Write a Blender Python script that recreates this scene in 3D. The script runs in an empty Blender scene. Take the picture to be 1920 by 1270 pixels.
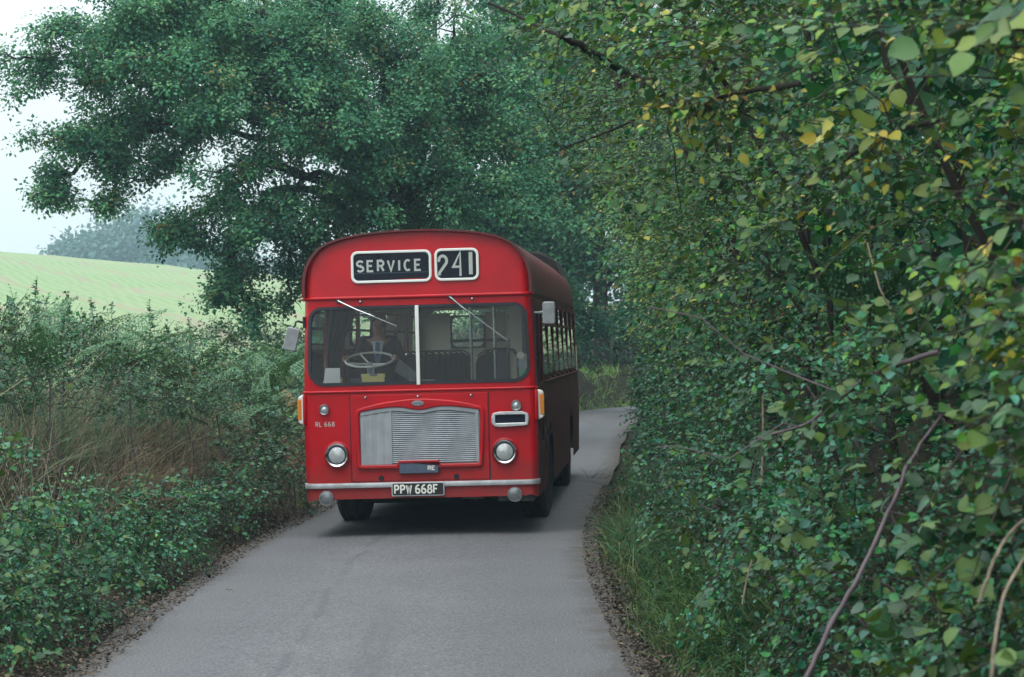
import bpy, bmesh, math, random
import numpy as np
from mathutils import Vector, Matrix

# ------------------------------------------------------------------ camera, world, sun, exposure
SC = bpy.context.scene
COL = SC.collection
RNG = np.random.default_rng(7)
random.seed(7)

CAM_H = 2.0
FPX = 4250.0                      # focal length in pixels of the 1920 px wide frame
ROLL = math.radians(1.45)
PITCH = math.atan(15 / FPX)
cam_d = bpy.data.cameras.new('camera')
cam = bpy.data.objects.new('camera', cam_d); COL.objects.link(cam)
cam_d.sensor_width = 36.0
cam_d.lens = 36.0 * FPX / 1920.0
cam_d.clip_start = 0.1; cam_d.clip_end = 3000
cam.matrix_world = (Matrix.Translation((0, 0, CAM_H)) @ Matrix.Rotation(math.pi / 2 + PITCH, 4, 'X')
                    @ Matrix.Rotation(-ROLL, 4, 'Z'))
cam_d.dof.use_dof = True
cam_d.dof.focus_distance = 24.2
cam_d.dof.aperture_fstop = 8.0
SC.camera = cam

SUN_EL, SUN_AZ = math.radians(66), math.radians(205)      # soft light, high, from behind and left of the camera
world = bpy.data.worlds.new('World'); SC.world = world; world.use_nodes = True
wn, wl = world.node_tree.nodes, world.node_tree.links
wn.clear()
w_out = wn.new('ShaderNodeOutputWorld'); w_add = wn.new('ShaderNodeAddShader')
w_sky = wn.new('ShaderNodeTexSky'); w_sky.sky_type = 'NISHITA'; w_sky.sun_disc = False
w_sky.sun_elevation = SUN_EL; w_sky.sun_rotation = SUN_AZ; w_sky.dust_density = 6.0; w_sky.air_density = 1.0
w_b1 = wn.new('ShaderNodeBackground'); w_b1.inputs['Strength'].default_value = 0.05
w_b2 = wn.new('ShaderNodeBackground'); w_b2.inputs['Strength'].default_value = 1.0
# overcast cloud deck: zenith brighter than the horizon (standard overcast law)
w_tc = wn.new('ShaderNodeTexCoord'); w_sep = wn.new('ShaderNodeSeparateXYZ')
w_mul = wn.new('ShaderNodeMath'); w_mul.operation = 'MULTIPLY_ADD'; w_mul.inputs[1].default_value = 1.25; w_mul.inputs[2].default_value = 0.74
w_mul.use_clamp = False
w_max = wn.new('ShaderNodeMath'); w_max.operation = 'MAXIMUM'; w_max.inputs[1].default_value = 0.0
w_noise = wn.new('ShaderNodeTexNoise'); w_noise.inputs['Scale'].default_value = 3.0; w_noise.inputs['Detail'].default_value = 3.0
w_map = wn.new('ShaderNodeMapRange'); w_map.inputs['To Min'].default_value = 0.94; w_map.inputs['To Max'].default_value = 1.06
w_m2 = wn.new('ShaderNodeMath'); w_m2.operation = 'MULTIPLY'
w_col = wn.new('ShaderNodeVectorMath'); w_col.operation = 'SCALE'; w_col.inputs[0].default_value = (0.89, 0.98, 1.01)
wl.new(w_tc.outputs['Generated'], w_sep.inputs[0]); wl.new(w_sep.outputs['Z'], w_max.inputs[0])
wl.new(w_max.outputs[0], w_mul.inputs[0]); wl.new(w_tc.outputs['Generated'], w_noise.inputs['Vector'])
wl.new(w_noise.outputs[0], w_map.inputs['Value']); wl.new(w_mul.outputs[0], w_m2.inputs[0]); wl.new(w_map.outputs[0], w_m2.inputs[1])
wl.new(w_m2.outputs[0], w_col.inputs['Scale']); wl.new(w_col.outputs[0], w_b2.inputs['Color'])
wl.new(w_sky.outputs[0], w_b1.inputs['Color'])
wl.new(w_b1.outputs[0], w_add.inputs[0]); wl.new(w_b2.outputs[0], w_add.inputs[1]); wl.new(w_add.outputs[0], w_out.inputs[0])

sun_d = bpy.data.lights.new('sun', 'SUN'); sun_d.energy = 0.8; sun_d.angle = math.radians(40); sun_d.color = (1.0, 0.97, 0.92)
sun = bpy.data.objects.new('sun', sun_d); COL.objects.link(sun)
_sd = Vector((math.sin(SUN_AZ) * math.cos(SUN_EL), math.cos(SUN_AZ) * math.cos(SUN_EL), math.sin(SUN_EL)))
sun.rotation_euler = _sd.to_track_quat('Z', 'Y').to_euler()

SC.view_settings.view_transform = 'Standard'
SC.view_settings.look = 'None'
SC.view_settings.gamma = 1.0
SC.view_settings.exposure = 0.2
SC.view_settings.use_curve_mapping = False
SC.cycles.max_bounces = 6; SC.cycles.diffuse_bounces = 3; SC.cycles.glossy_bounces = 3
SC.cycles.transmission_bounces = 4; SC.cycles.transparent_max_bounces = 12; SC.cycles.volume_bounces = 1
SC.cycles.caustics_reflective = False; SC.cycles.caustics_refractive = False
SC.cycles.use_denoising = True

# ------------------------------------------------------------------ helpers: pixels of the photograph to places
def ray(px, py):
    dx, dy = px - 960.0, py - 635.0
    u = dx * math.cos(ROLL) - dy * math.sin(ROLL); v = dx * math.sin(ROLL) + dy * math.cos(ROLL)
    x, zc = u / FPX, -v / FPX
    return np.array([x, math.cos(PITCH) - zc * math.sin(PITCH), math.sin(PITCH) + zc * math.cos(PITCH)])
def at(px, py, Y):
    r = ray(px, py); return np.array([0, 0, CAM_H]) + r * (Y / r[1])

# ------------------------------------------------------------------ helpers: objects
def tag(o, label=None, cat=None, group=None, kind=None):
    if label: o['label'] = label
    if cat: o['category'] = cat
    if group: o['group'] = group
    if kind: o['kind'] = kind
    return o
def thing(name, label, cat, loc=(0, 0, 0), rz=0.0, group=None):
    o = bpy.data.objects.new(name, None); COL.objects.link(o)
    o.empty_display_size = 0.2
    o.location = loc; o.rotation_euler = (0, 0, rz)
    return tag(o, label, cat, group)
def link(name, me, mat=None, parent=None, loc=None):
    o = bpy.data.objects.new(name, me); COL.objects.link(o)
    if mat is not None and not me.materials:
        for m in (mat if isinstance(mat, (list, tuple)) else [mat]): me.materials.append(m)
    if parent is not None: o.parent = parent
    if loc is not None: o.location = loc
    return o
def raw_mesh(name, V, F3, colors=None, smooth=False):
    """mesh from numpy arrays: V (n,3), F3 (m,3 or 4), per-vertex colours (n,3)"""
    me = bpy.data.meshes.new(name)
    V = np.asarray(V, dtype=np.float32); F3 = np.asarray(F3, dtype=np.int32)
    k = F3.shape[1]
    me.vertices.add(len(V)); me.vertices.foreach_set('co', V.ravel())
    me.loops.add(F3.size); me.loops.foreach_set('vertex_index', F3.ravel())
    me.polygons.add(len(F3)); me.polygons.foreach_set('loop_start', np.arange(0, F3.size, k, dtype=np.int32))
    if smooth: me.polygons.foreach_set('use_smooth', np.ones(len(F3), dtype=bool))
    me.update(calc_edges=True)
    if colors is not None:
        a = me.attributes.new('col', 'FLOAT_COLOR', 'POINT')
        c = np.ones((len(V), 4), dtype=np.float32); c[:, :3] = colors
        a.data.foreach_set('color', c.ravel())
    return me
def rotz(a): return Matrix.Rotation(a, 4, 'Z')

class MB:
    """collects shapes for ONE mesh object"""
    def __init__(s): s.v, s.f, s.m = [], [], []
    def add(s, V, F, mi=0):
        b = len(s.v); s.v += [tuple(map(float, p)) for p in V]; s.f += [tuple(int(i) + b for i in q) for q in F]; s.m += [mi] * len(F)
    def box(s, x0, x1, y0, y1, z0, z1, mi=0):
        s.add([(x0, y0, z0), (x1, y0, z0), (x1, y1, z0), (x0, y1, z0), (x0, y0, z1), (x1, y0, z1), (x1, y1, z1), (x0, y1, z1)],
              [(0, 3, 2, 1), (4, 5, 6, 7), (0, 1, 5, 4), (1, 2, 6, 5), (2, 3, 7, 6), (3, 0, 4, 7)], mi)
    def prism(s, out, y0, y1, mi=0, hole=None):
        """outline (x,z) extruded between y0 (front) and y1; optional hole outline with the same number of points"""
        n = len(out)
        if hole is None:
            V = [(x, y0, z) for x, z in out] + [(x, y1, z) for x, z in out]
            F = [tuple(range(n)), tuple(range(2 * n - 1, n - 1, -1))] + [(i, n + i, n + (i + 1) % n, (i + 1) % n) for i in range(n)]
        else:
            V = [(x, y0, z) for x, z in out] + [(x, y0, z) for x, z in hole] + [(x, y1, z) for x, z in out] + [(x, y1, z) for x, z in hole]
            F = []
            for i in range(n):
                j = (i + 1) % n
                F += [(i, j, n + j, n + i), (2 * n + i, 3 * n + i, 3 * n + j, 2 * n + j), (i, 2 * n + i, 2 * n + j, j), (n + i, n + j, 3 * n + j, 3 * n + i)]
        s.add(V, F, mi)
    def tube(s, pts, r, n=8, closed=False, mi=0, cap=True):
        pts = [Vector(p) for p in pts]; k = len(pts)
        rr = r if isinstance(r, (list, tuple)) else [r] * k
        V, F = [], []
        up = Vector((0, 0, 1)); prev = None
        for i, p in enumerate(pts):
            if closed: t = pts[(i + 1) % k] - pts[i - 1]
            else: t = pts[min(i + 1, k - 1)] - pts[max(i - 1, 0)]
            t.normalize()
            if prev is None:
                a = up if abs(t.z) < 0.9 else Vector((1, 0, 0))
                u = a.cross(t).normalized()
            else: u = (prev - t * prev.dot(t)).normalized()
            prev = u; w = t.cross(u)
            for j in range(n):
                an = 2 * math.pi * j / n
                V.append(p + (u * math.cos(an) + w * math.sin(an)) * rr[i])
        for i in range(k if closed else k - 1):
            a, b = i * n, ((i + 1) % k) * n
            for j in range(n): F.append((a + j, a + (j + 1) % n, b + (j + 1) % n, b + j))
        if cap and not closed: F += [tuple(range(n - 1, -1, -1)), tuple(range((k - 1) * n, k * n))]
        s.add(V, F, mi)
    def lathe(s, prof, c=(0, 0, 0), axis='y', n=28, mi=0):
        """prof: (radius, position along the axis) pairs; axis y points away from the viewer, x to the right"""
        V, F = [], []
        for r, t in prof:
            for j in range(n):
                a = 2 * math.pi * j / n
                if axis == 'y': V.append((c[0] + r * math.cos(a), c[1] + t, c[2] + r * math.sin(a)))
                elif axis == 'x': V.append((c[0] + t, c[1] + r * math.cos(a), c[2] + r * math.sin(a)))
                else: V.append((c[0] + r * math.cos(a), c[1] + r * math.sin(a), c[2] + t))
        for i in range(len(prof) - 1):
            for j in range(n): F.append((i * n + j, i * n + (j + 1) % n, (i + 1) * n + (j + 1) % n, (i + 1) * n + j))
        if prof[0][0] > 1e-6: F.append(tuple(range(n - 1, -1, -1)))
        if prof[-1][0] > 1e-6: F.append(tuple(range((len(prof) - 1) * n, len(prof) * n)))
        s.add(V, F, mi)
    def grid(s, G, mi=0):
        """G: rows of points"""
        n, m = len(G), len(G[0])
        s.add([p for r in G for p in r], [(i * m + j, i * m + j + 1, (i + 1) * m + j + 1, (i + 1) * m + j) for i in range(n - 1) for j in range(m - 1)], mi)
    def build(s, name, mat, parent=None, smooth=35, bevel=0.0, loc=None):
        me = bpy.data.meshes.new(name); me.from_pydata(s.v, [], s.f)
        for m in (mat if isinstance(mat, (list, tuple)) else [mat]): me.materials.append(m)
        me.polygons.foreach_set('material_index', s.m)
        bm = bmesh.new(); bm.from_mesh(me)
        bmesh.ops.remove_doubles(bm, verts=bm.verts, dist=1e-5)
        bmesh.ops.recalc_face_normals(bm, faces=bm.faces)
        bm.to_mesh(me); bm.free()
        if smooth:
            me.polygons.foreach_set('use_smooth', np.ones(len(me.polygons), dtype=bool))
            me.set_sharp_from_angle(angle=math.radians(smooth))
        o = link(name, me, None, parent, loc)
        if bevel:
            b = o.modifiers.new('bevel', 'BEVEL'); b.width = bevel; b.segments = 2; b.limit_method = 'ANGLE'; b.angle_limit = math.radians(40)
        return o
def rrect(x0, x1, z0, z1, r, n=6, r2=None):
    """rounded rectangle outline (x,z); r for the bottom corners, r2 for the top"""
    r2 = r if r2 is None else r2
    out = []
    for cx, cz, a0, q in ((x1 - r, z0 + r, -90, r), (x1 - r2, z1 - r2, 0, r2), (x0 + r2, z1 - r2, 90, r2), (x0 + r, z0 + r, 180, r)):
        for i in range(n + 1):
            a = math.radians(a0 + 90 * i / n); out.append((cx + q * math.cos(a), cz + q * math.sin(a)))
    return out
def copy_tree(o, parent=None):
    c = o.copy(); COL.objects.link(c)
    if parent is not None: c.parent = parent
    for ch in list(o.children): copy_tree(ch, c)
    return c

# ------------------------------------------------------------------ helpers: lettering made of strokes
def _arc(cx, cz, rx, rz, a0, a1, n=10):
    return [(cx + rx * math.cos(math.radians(a0 + (a1 - a0) * i / n)), cz + rz * math.sin(math.radians(a0 + (a1 - a0) * i / n))) for i in range(n + 1)]
GLYPH = {
 'S': [_arc(.3, .75, .26, .25, 30, 270) + _arc(.3, .25, .26, .25, 90, -150)],
 'E': [[(.5, 1), (.05, 1), (.05, 0), (.52, 0)], [(.05, .52), (.42, .52)]],
 'R': [[(.05, 0), (.05, 1), (.3, 1)] + _arc(.3, .75, .22, .25, 90, -90) + [(.05, .5)], [(.3, .5), (.53, 0)]],
 'V': [[(.02, 1), (.28, 0), (.54, 1)]],
 'I': [[(.1, 0), (.1, 1)]],
 'C': [_arc(.3, .5, .26, .5, 50, 310, 16)],
 'L': [[(.05, 1), (.05, 0), (.5, 0)]],
 'P': [[(.05, 0), (.05, 1), (.3, 1)] + _arc(.3, .74, .22, .26, 90, -90) + [(.05, .48)]],
 'W': [[(.02, 1), (.17, 0), (.32, .8), (.47, 0), (.62, 1)]],
 'F': [[(.05, 0), (.05, 1), (.52, 1)], [(.05, .52), (.44, .52)]],
 'B': [[(.05, 0), (.05, 1), (.28, 1)] + _arc(.28, .76, .2, .24, 90, -90) + [(.05, .52), (.3, .52)] + _arc(.3, .26, .22, .26, 90, -90) + [(.05, 0)]],
 'T': [[(.0, 1), (.54, 1)], [(.27, 1), (.27, 0)]],
 'O': [_arc(.3, .5, .26, .5, 90, 450, 20)],
 '6': [[(.48, .98)] + _arc(.4, .5, .34, .5, 100, 185, 6) + _arc(.3, .28, .24, .28, 170, -190, 18)],
 '8': [_arc(.3, .75, .2, .25, -90, 270, 16), _arc(.3, .26, .25, .26, 90, 450, 16)],
 '2': [_arc(.27, .74, .24, .26, 190, -25, 12) + [(.05, .12), (.05, 0)]],
 '4': [[(.36, -.02), (.36, 1.0), (.0, .38), (.36, .38)]],
 '1': [[(.1, 0), (.1, 1)]],
}
def lettering(text, x0, z0, h, w, gap, stroke, ypos, thick, name, mat, parent):
    """one mesh per character: flat strokes with a little thickness"""
    x = x0; objs = []
    for ch in text:
        if ch == ' ': x += w * .55; continue
        mb = MB(); gw = 0.62 if ch == 'W' else (0.2 if ch in 'I1' else 0.56)
        for pl in GLYPH[ch]:
            P = [Vector((x + a / 0.56 * w, z0 + b * h)) for a, b in pl]
            V, F = [], []
            k = len(P)
            for i in range(k):
                if i == 0: t = P[1] - P[0]
                elif i == k - 1: t = P[-1] - P[-2]
                else:
                    t = (P[i] - P[i - 1]).normalized() + (P[i + 1] - P[i]).normalized()
                    if t.length < 1e-3: t = P[i] - P[i - 1]
                t.normalize(); nrm = Vector((-t.y, t.x)); sc = stroke / 2
                if 0 < i < k - 1:
                    d = (P[i] - P[i - 1]).normalized().dot(t); sc = sc / max(d, .5)
                for sg in (-1, 1):
                    for yy in (ypos, ypos - thick): q = P[i] + nrm * sc * sg; V.append((q.x, yy, q.y))
            for i in range(k - 1):
                a, b = 4 * i, 4 * i + 4
                F += [(a + 1, a + 3, b + 3, b + 1), (a, a + 1, b + 1, b), (a + 2, b + 2, b + 3, a + 3)]
            F += [(0, 1, 3, 2), (4 * k - 4, 4 * k - 2, 4 * k - 1, 4 * k - 3)]
            mb.add(V, F)
        objs.append(mb.build(name, mat, parent, smooth=0))
        x += gw / 0.56 * w + gap
    return objs

# ------------------------------------------------------------------ helpers: foliage arrays
def vnoise(P, scale, seed=0):
    """smooth value noise of points (n,3), 0..1"""
    q = np.asarray(P, dtype=np.float64) / scale + seed * 17.31
    i = np.floor(q).astype(np.int64); f = q - i; f = f * f * (3 - 2 * f)
    def h(ix, iy, iz):
        n = (ix * 73856093) ^ (iy * 19349663) ^ (iz * 83492791) ^ (seed * 2654435761 & 0xffffffff)
        n = (n ^ (n >> 13)) * 1274126177 & 0x7fffffff
        return ((n ^ (n >> 16)) & 0xffff) / 65535.0
    r = 0
    for a in (0, 1):
        for b in (0, 1):
            for c in (0, 1):
                w = (f[:, 0] if a else 1 - f[:, 0]) * (f[:, 1] if b else 1 - f[:, 1]) * (f[:, 2] if c else 1 - f[:, 2])
                r = r + w * h(i[:, 0] + a, i[:, 1] + b, i[:, 2] + c)
    return r
def unit(a): return a / np.maximum(np.linalg.norm(a, axis=-1, keepdims=True), 1e-9)
LEAF2 = (np.array([(0, 0, 0), (-.40, .40, .09), (.40, .40, .09), (0, 1, -.10)]), np.array([(0, 2, 3), (0, 3, 1)]))
LEAF6 = (np.array([(0, 0, 0), (0, .5, -.04), (0, 1, -.26), (-.36, .25, .10), (-.33, .62, .04), (.36, .25, .10), (.33, .62, .04)]),
         np.array([(0, 1, 3), (1, 4, 3), (1, 2, 4), (0, 5, 1), (1, 5, 6), (1, 6, 2)]))
OAKL = (np.array([(0, 0, 0), (-.3, .35, .06), (-.16, .5, .03), (-.36, .75, .03), (0, 1, -.08), (.36, .75, .03), (.16, .5, .03), (.3, .35, .06)]),
        np.array([(0, 2, 1), (0, 6, 2), (0, 7, 6), (2, 4, 3), (2, 6, 4), (6, 5, 4)]))
def leaves(P, D, N, S, C, W=None, tpl=LEAF2):
    """arrays for many leaves: base point, axis, normal, length, colour, width factor"""
    T, F = tpl; n = len(P)
    y = unit(D); z = unit(N - (N * y).sum(1, keepdims=True) * y); x = np.cross(y, z)
    W = np.ones(n) if W is None else W
    L = T[None, :, :] * np.stack([S * W, S, S], 1)[:, None, :]
    V = P[:, None, :] + L[:, :, :1] * x[:, None, :] + L[:, :, 1:2] * y[:, None, :] + L[:, :, 2:] * z[:, None, :]
    FF = F[None] + (np.arange(n) * len(T))[:, None, None]
    return V.reshape(-1, 3), FF.reshape(-1, 3), np.repeat(C, len(T), 0)
def ribbons(P, D, L, Wd, bend, C, seg=3):
    """grass blades: base, direction, length, width, droop"""
    n = len(P); D = unit(D)
    side = unit(np.cross(D, RNG.normal(size=(n, 3))))
    t = np.linspace(0, 1, seg + 1)
    c = P[:, None, :] + D[:, None, :] * (L[:, None] * t[None])[:, :, None]
    out = D.copy(); out[:, 2] = 0; out = unit(out + 1e-4)
    c = c + (out * 0.6)[:, None, :] * (bend[:, None] * L[:, None] * t[None] ** 2)[:, :, None]
    c[:, :, 2] -= (bend[:, None] * L[:, None] * t[None] ** 2.2) * 0.55
    w = (Wd[:, None] * (1 - t[None] ** 1.6) * 0.5 + 0.0004)[:, :, None] * side[:, None, :]
    V = np.stack([c - w, c + w], 2).reshape(-1, 3)
    k = 2 * (seg + 1)
    f = np.array([(2 * i, 2 * i + 1, 2 * i + 3, 2 * i + 2) for i in range(seg)])
    F = f[None] + (np.arange(n) * k)[:, None, None]
    return V, F.reshape(-1, 4), np.repeat(C, k, 0)
def twigs(A, R, C, sides=3):
    """many thin tubes at once: A (n,k,3) points, R (n,k) radii"""
    n, k, _ = A.shape
    t = unit(np.gradient(A, axis=1)); ref = np.where(np.abs(t[..., 2:3]) > 0.9, np.array([1., 0, 0]), np.array([0, 0, 1.]))
    u = unit(np.cross(ref, t)); w = np.cross(t, u)
    an = np.arange(sides) * 2 * np.pi / sides
    V = A[:, :, None, :] + R[:, :, None, None] * (u[:, :, None, :] * np.cos(an)[None, None, :, None] + w[:, :, None, :] * np.sin(an)[None, None, :, None])
    f = np.array([(i * sides + j, i * sides + (j + 1) % sides, (i + 1) * sides + (j + 1) % sides, (i + 1) * sides + j) for i in range(k - 1) for j in range(sides)])
    F = f[None] + (np.arange(n) * k * sides)[:, None, None]
    return V.reshape(-1, 3), F.reshape(-1, 4), np.repeat(C, k * sides, 0)
def join(parts):
    V, F, C, b = [], [], [], 0
    for v, f, c in parts:
        V.append(v); F.append(f + b); C.append(c); b += len(v)
    return np.concatenate(V), np.concatenate(F), np.concatenate(C)
def palette(cols, weights, n, jit=0.25):
    cols = np.array(cols, dtype=float); w = np.array(weights, dtype=float)
    c = cols[RNG.choice(len(cols), n, p=w / w.sum())]
    return np.clip(c * (1 + RNG.normal(size=(n, 1)) * jit) * (1 + RNG.normal(size=(n, 3)) * jit * .25), 0.004, 0.9)

# ------------------------------------------------------------------ materials
def _new(name):
    m = bpy.data.materials.new(name); m.use_nodes = True
    return m, m.node_tree.nodes, m.node_tree.links, m.node_tree.nodes['Principled BSDF']
def mat(name, col, rough=.5, metal=0., spec=.5, col2=None, scale=6., detail=4., bump=0., bscale=None, coat=0., thr=(.35, .65), stretch=(1, 1, 1)):
    m, n, l, b = _new(name)
    b.inputs['Base Color'].default_value = (*col, 1); b.inputs['Roughness'].default_value = rough
    b.inputs['Metallic'].default_value = metal; b.inputs['Specular IOR Level'].default_value = spec
    b.inputs['Coat Weight'].default_value = coat
    if col2 or bump:
        tc = n.new('ShaderNodeTexCoord'); mp = n.new('ShaderNodeMapping'); mp.inputs['Scale'].default_value = stretch
        l.new(tc.outputs['Object'], mp.inputs[0])
        if col2:
            t = n.new('ShaderNodeTexNoise'); t.inputs['Scale'].default_value = scale; t.inputs['Detail'].default_value = detail
            r = n.new('ShaderNodeMapRange'); r.inputs['From Min'].default_value = thr[0]; r.inputs['From Max'].default_value = thr[1]
            x = n.new('ShaderNodeMix'); x.data_type = 'RGBA'; x.inputs['A'].default_value = (*col, 1); x.inputs['B'].default_value = (*col2, 1)
            l.new(mp.outputs[0], t.inputs['Vector']); l.new(t.outputs[0], r.inputs['Value']); l.new(r.outputs[0], x.inputs['Factor'])
            l.new(x.outputs['Result'], b.inputs['Base Color'])
        if bump:
            t = n.new('ShaderNodeTexNoise'); t.inputs['Scale'].default_value = bscale or scale * 4; t.inputs['Detail'].default_value = 3
            u = n.new('ShaderNodeBump'); u.inputs['Strength'].default_value = bump; u.inputs['Distance'].default_value = .01
            l.new(mp.outputs[0], t.inputs['Vector']); l.new(t.outputs[0], u.inputs['Height']); l.new(u.outputs[0], b.inputs['Normal'])
    return m
def leaf_mat(name, trans=.3, rough=.42, spec=.5, tcol=(1.3, 1.25, .5)):
    m, n, l, b = _new(name)
    a = n.new('ShaderNodeAttribute'); a.attribute_name = 'col'
    l.new(a.outputs['Color'], b.inputs['Base Color']); b.inputs['Roughness'].default_value = rough; b.inputs['Specular IOR Level'].default_value = spec
    t = n.new('ShaderNodeBsdfTranslucent'); x = n.new('ShaderNodeMix'); x.data_type = 'RGBA'; x.blend_type = 'MULTIPLY'; x.inputs['Factor'].default_value = 1
    x.inputs['B'].default_value = (*tcol, 1); l.new(a.outputs['Color'], x.inputs['A']); l.new(x.outputs['Result'], t.inputs['Color'])
    mx = n.new('ShaderNodeMixShader'); mx.inputs[0].default_value = trans
    l.new(b.outputs[0], mx.inputs[1]); l.new(t.outputs[0], mx.inputs[2]); l.new(mx.outputs[0], n['Material Output'].inputs['Surface'])
    return m
def glass_mat(name, tint=(.93, .97, .96), ior=1.6, dirt=0.0):
    m = bpy.data.materials.new(name); m.use_nodes = True; n, l = m.node_tree.nodes, m.node_tree.links; n.clear()
    o = n.new('ShaderNodeOutputMaterial'); t = n.new('ShaderNodeBsdfTransparent'); t.inputs[0].default_value = (*tint, 1)
    g = n.new('ShaderNodeBsdfGlossy'); g.inputs['Roughness'].default_value = .015; f = n.new('ShaderNodeFresnel'); f.inputs[0].default_value = ior
    x = n.new('ShaderNodeMixShader'); l.new(f.outputs[0], x.inputs[0]); l.new(t.outputs[0], x.inputs[1]); l.new(g.outputs[0], x.inputs[2])
    last = x
    if dirt:
        tc = n.new('ShaderNodeTexCoord'); ns = n.new('ShaderNodeTexNoise'); ns.inputs['Scale'].default_value = 2.2; ns.inputs['Detail'].default_value = 6
        r = n.new('ShaderNodeMapRange'); r.inputs['From Min'].default_value = .35; r.inputs['From Max'].default_value = .8; r.inputs['To Min'].default_value = dirt * .4; r.inputs['To Max'].default_value = dirt
        d = n.new('ShaderNodeBsdfDiffuse'); d.inputs[0].default_value = (.42, .42, .40, 1); y = n.new('ShaderNodeMixShader')
        l.new(tc.outputs['Object'], ns.inputs['Vector']); l.new(ns.outputs[0], r.inputs['Value']); l.new(r.outputs[0], y.inputs[0])
        l.new(x.outputs[0], y.inputs[1]); l.new(d.outputs[0], y.inputs[2]); last = y
    l.new(last.outputs[0], o.inputs['Surface'])
    return m
M = {}
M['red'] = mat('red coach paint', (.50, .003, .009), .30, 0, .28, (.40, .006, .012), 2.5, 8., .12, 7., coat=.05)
def road_spray(m, z0, z1, amount):
    # dried road spray on the lowest part of the panels, ragged at its upper edge
    n, l = m.node_tree.nodes, m.node_tree.links; b = n['Principled BSDF']; src = b.inputs['Base Color'].links[0].from_socket
    tc = n.new('ShaderNodeTexCoord'); sp = n.new('ShaderNodeSeparateXYZ'); l.new(tc.outputs['Object'], sp.inputs[0])
    ns = n.new('ShaderNodeTexNoise'); ns.inputs['Scale'].default_value = 9.; ns.inputs['Detail'].default_value = 8; l.new(tc.outputs['Object'], ns.inputs['Vector'])
    ad = n.new('ShaderNodeMath'); ad.operation = 'MULTIPLY_ADD'; ad.inputs[1].default_value = .55; l.new(ns.outputs[0], ad.inputs[0]); l.new(sp.outputs['Z'], ad.inputs[2])
    mr = n.new('ShaderNodeMapRange'); mr.inputs['From Min'].default_value = z1 + .27; mr.inputs['From Max'].default_value = z0 + .27; mr.inputs['To Max'].default_value = amount; l.new(ad.outputs[0], mr.inputs['Value'])
    x = n.new('ShaderNodeMix'); x.data_type = 'RGBA'; x.inputs['B'].default_value = (.13, .06, .05, 1); l.new(mr.outputs[0], x.inputs['Factor']); l.new(src, x.inputs['A']); l.new(x.outputs['Result'], b.inputs['Base Color'])
road_spray(M['red'], .38, .95, .55)
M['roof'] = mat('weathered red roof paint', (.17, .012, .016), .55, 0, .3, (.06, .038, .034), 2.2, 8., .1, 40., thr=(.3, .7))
M['side'] = mat('shaded grimy red paint', (.13, .005, .010), .5, 0, .25, (.030, .020, .017), 2.6, 8., .1, 40., thr=(.35, .75), stretch=(1, 1, .5))  # red darkened to paint in the hedge's shade; the brown noise is grime
M['chrome'] = mat('dull chrome', (.62, .64, .66), .22, 1., .5, (.42, .43, .44), 18.)
M['alloy'] = mat('brushed aluminium strip', (.62, .65, .67), .45, .6, .5, (.45, .46, .47), 9.)
M['white'] = mat('cream white paint', (.78, .80, .76), .4)
M['rubber'] = mat('black rubber', (.016, .018, .026), .55)
M['black'] = mat('matt black', (.010, .010, .013), .7)
M['tyre'] = mat('tyre rubber', (.018, .018, .02), .8, 0, .3, (.035, .032, .03), 12.)
M['chassis'] = mat('dirty underframe', (.012, .011, .011), .85, 0, .3, (.03, .027, .024), 5.)
M['mud'] = mat('mud splashed steel', (.16, .15, .14), .7, .2, .4, (.05, .045, .04), 14., 5., .3)
M['grille'] = mat('grey grille metal', (.30, .335, .36), .55, .25, .4, (.22, .25, .275), 7., 6.)
M['muff'] = mat('pale grey radiator muff', (.345, .375, .40), .75, 0, .3, (.28, .305, .325), 6., 6., .4, 220.)
M['blind'] = mat('blue black roller blind', (.008, .012, .026), .6, 0, .2)
M['letter'] = mat('off white lettering', (.82, .83, .76), .6)
M['silver'] = mat('silver lettering', (.50, .50, .48), .5, .2)
M['nameplate'] = mat('blue grey name plate', (.07, .10, .16), .45, .3, .5, (.10, .13, .18), 20.)
M['nameletter'] = mat('worn raised letters', (.11, .145, .20), .45, .3)
M['plate'] = mat('black number plate', (.012, .013, .016), .5)
M['lens'] = mat('ribbed lamp glass', (.58, .61, .61), .12, .25, .8, (.44, .47, .48), 30., 2.)
M['bowl'] = mat('lamp reflector', (.66, .69, .70), .16, .85, .8, (.5, .53, .54), 26., 2.)
M['foglens'] = mat('dark fog lamp glass', (.22, .24, .25), .25, .3, .6, (.15, .16, .17), 22., 2.)  # darker than the headlamp lens
M['mirrorback'] = mat('grey mirror shell', (.27, .29, .30), .5, .1, .5, (.20, .215, .22), 12.)
M['amber'] = mat('amber lens', (.62, .21, .012), .25)
M['ceil'] = mat('cream ceiling panel', (.78, .78, .70), .5)
M['lining'] = mat('yellowed cream lining', (.72, .71, .54), .5)
M['dash'] = mat('dark blue grey dashboard', (.030, .042, .065), .55)
M['seat'] = mat('dark blue seat cloth', (.016, .022, .042), .7, 0, .4, (.026, .032, .052), 40.)
M['floor'] = mat('dark bus floor', (.12, .12, .12), .6)
M['wheelrim'] = mat('cream steering wheel', (.66, .67, .60), .35)
M['curtain'] = mat('dark blue curtain', (.03, .045, .06), .8)
M['glass'] = glass_mat('bus side glass', (.93, .97, .95), 1.45, .03)
M['nearglass'] = glass_mat('darkened nearside glass', (.40, .45, .48), 1.5, .04)  # tint darkened to dim the bright view behind; thin dirt film
M['screen'] = glass_mat('windscreen glass', (.97, .99, .99), 1.50, .006)
M['blindglass'] = glass_mat('display glass', (.98, .99, .99), 1.18, 0.0)
M['redpart'] = mat('painted red wheel', (.28, .012, .016), .55, 0, .4, (.05, .04, .035), 8.)
M['yellow'] = mat('yellow card', (.72, .66, .22), .6)
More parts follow.
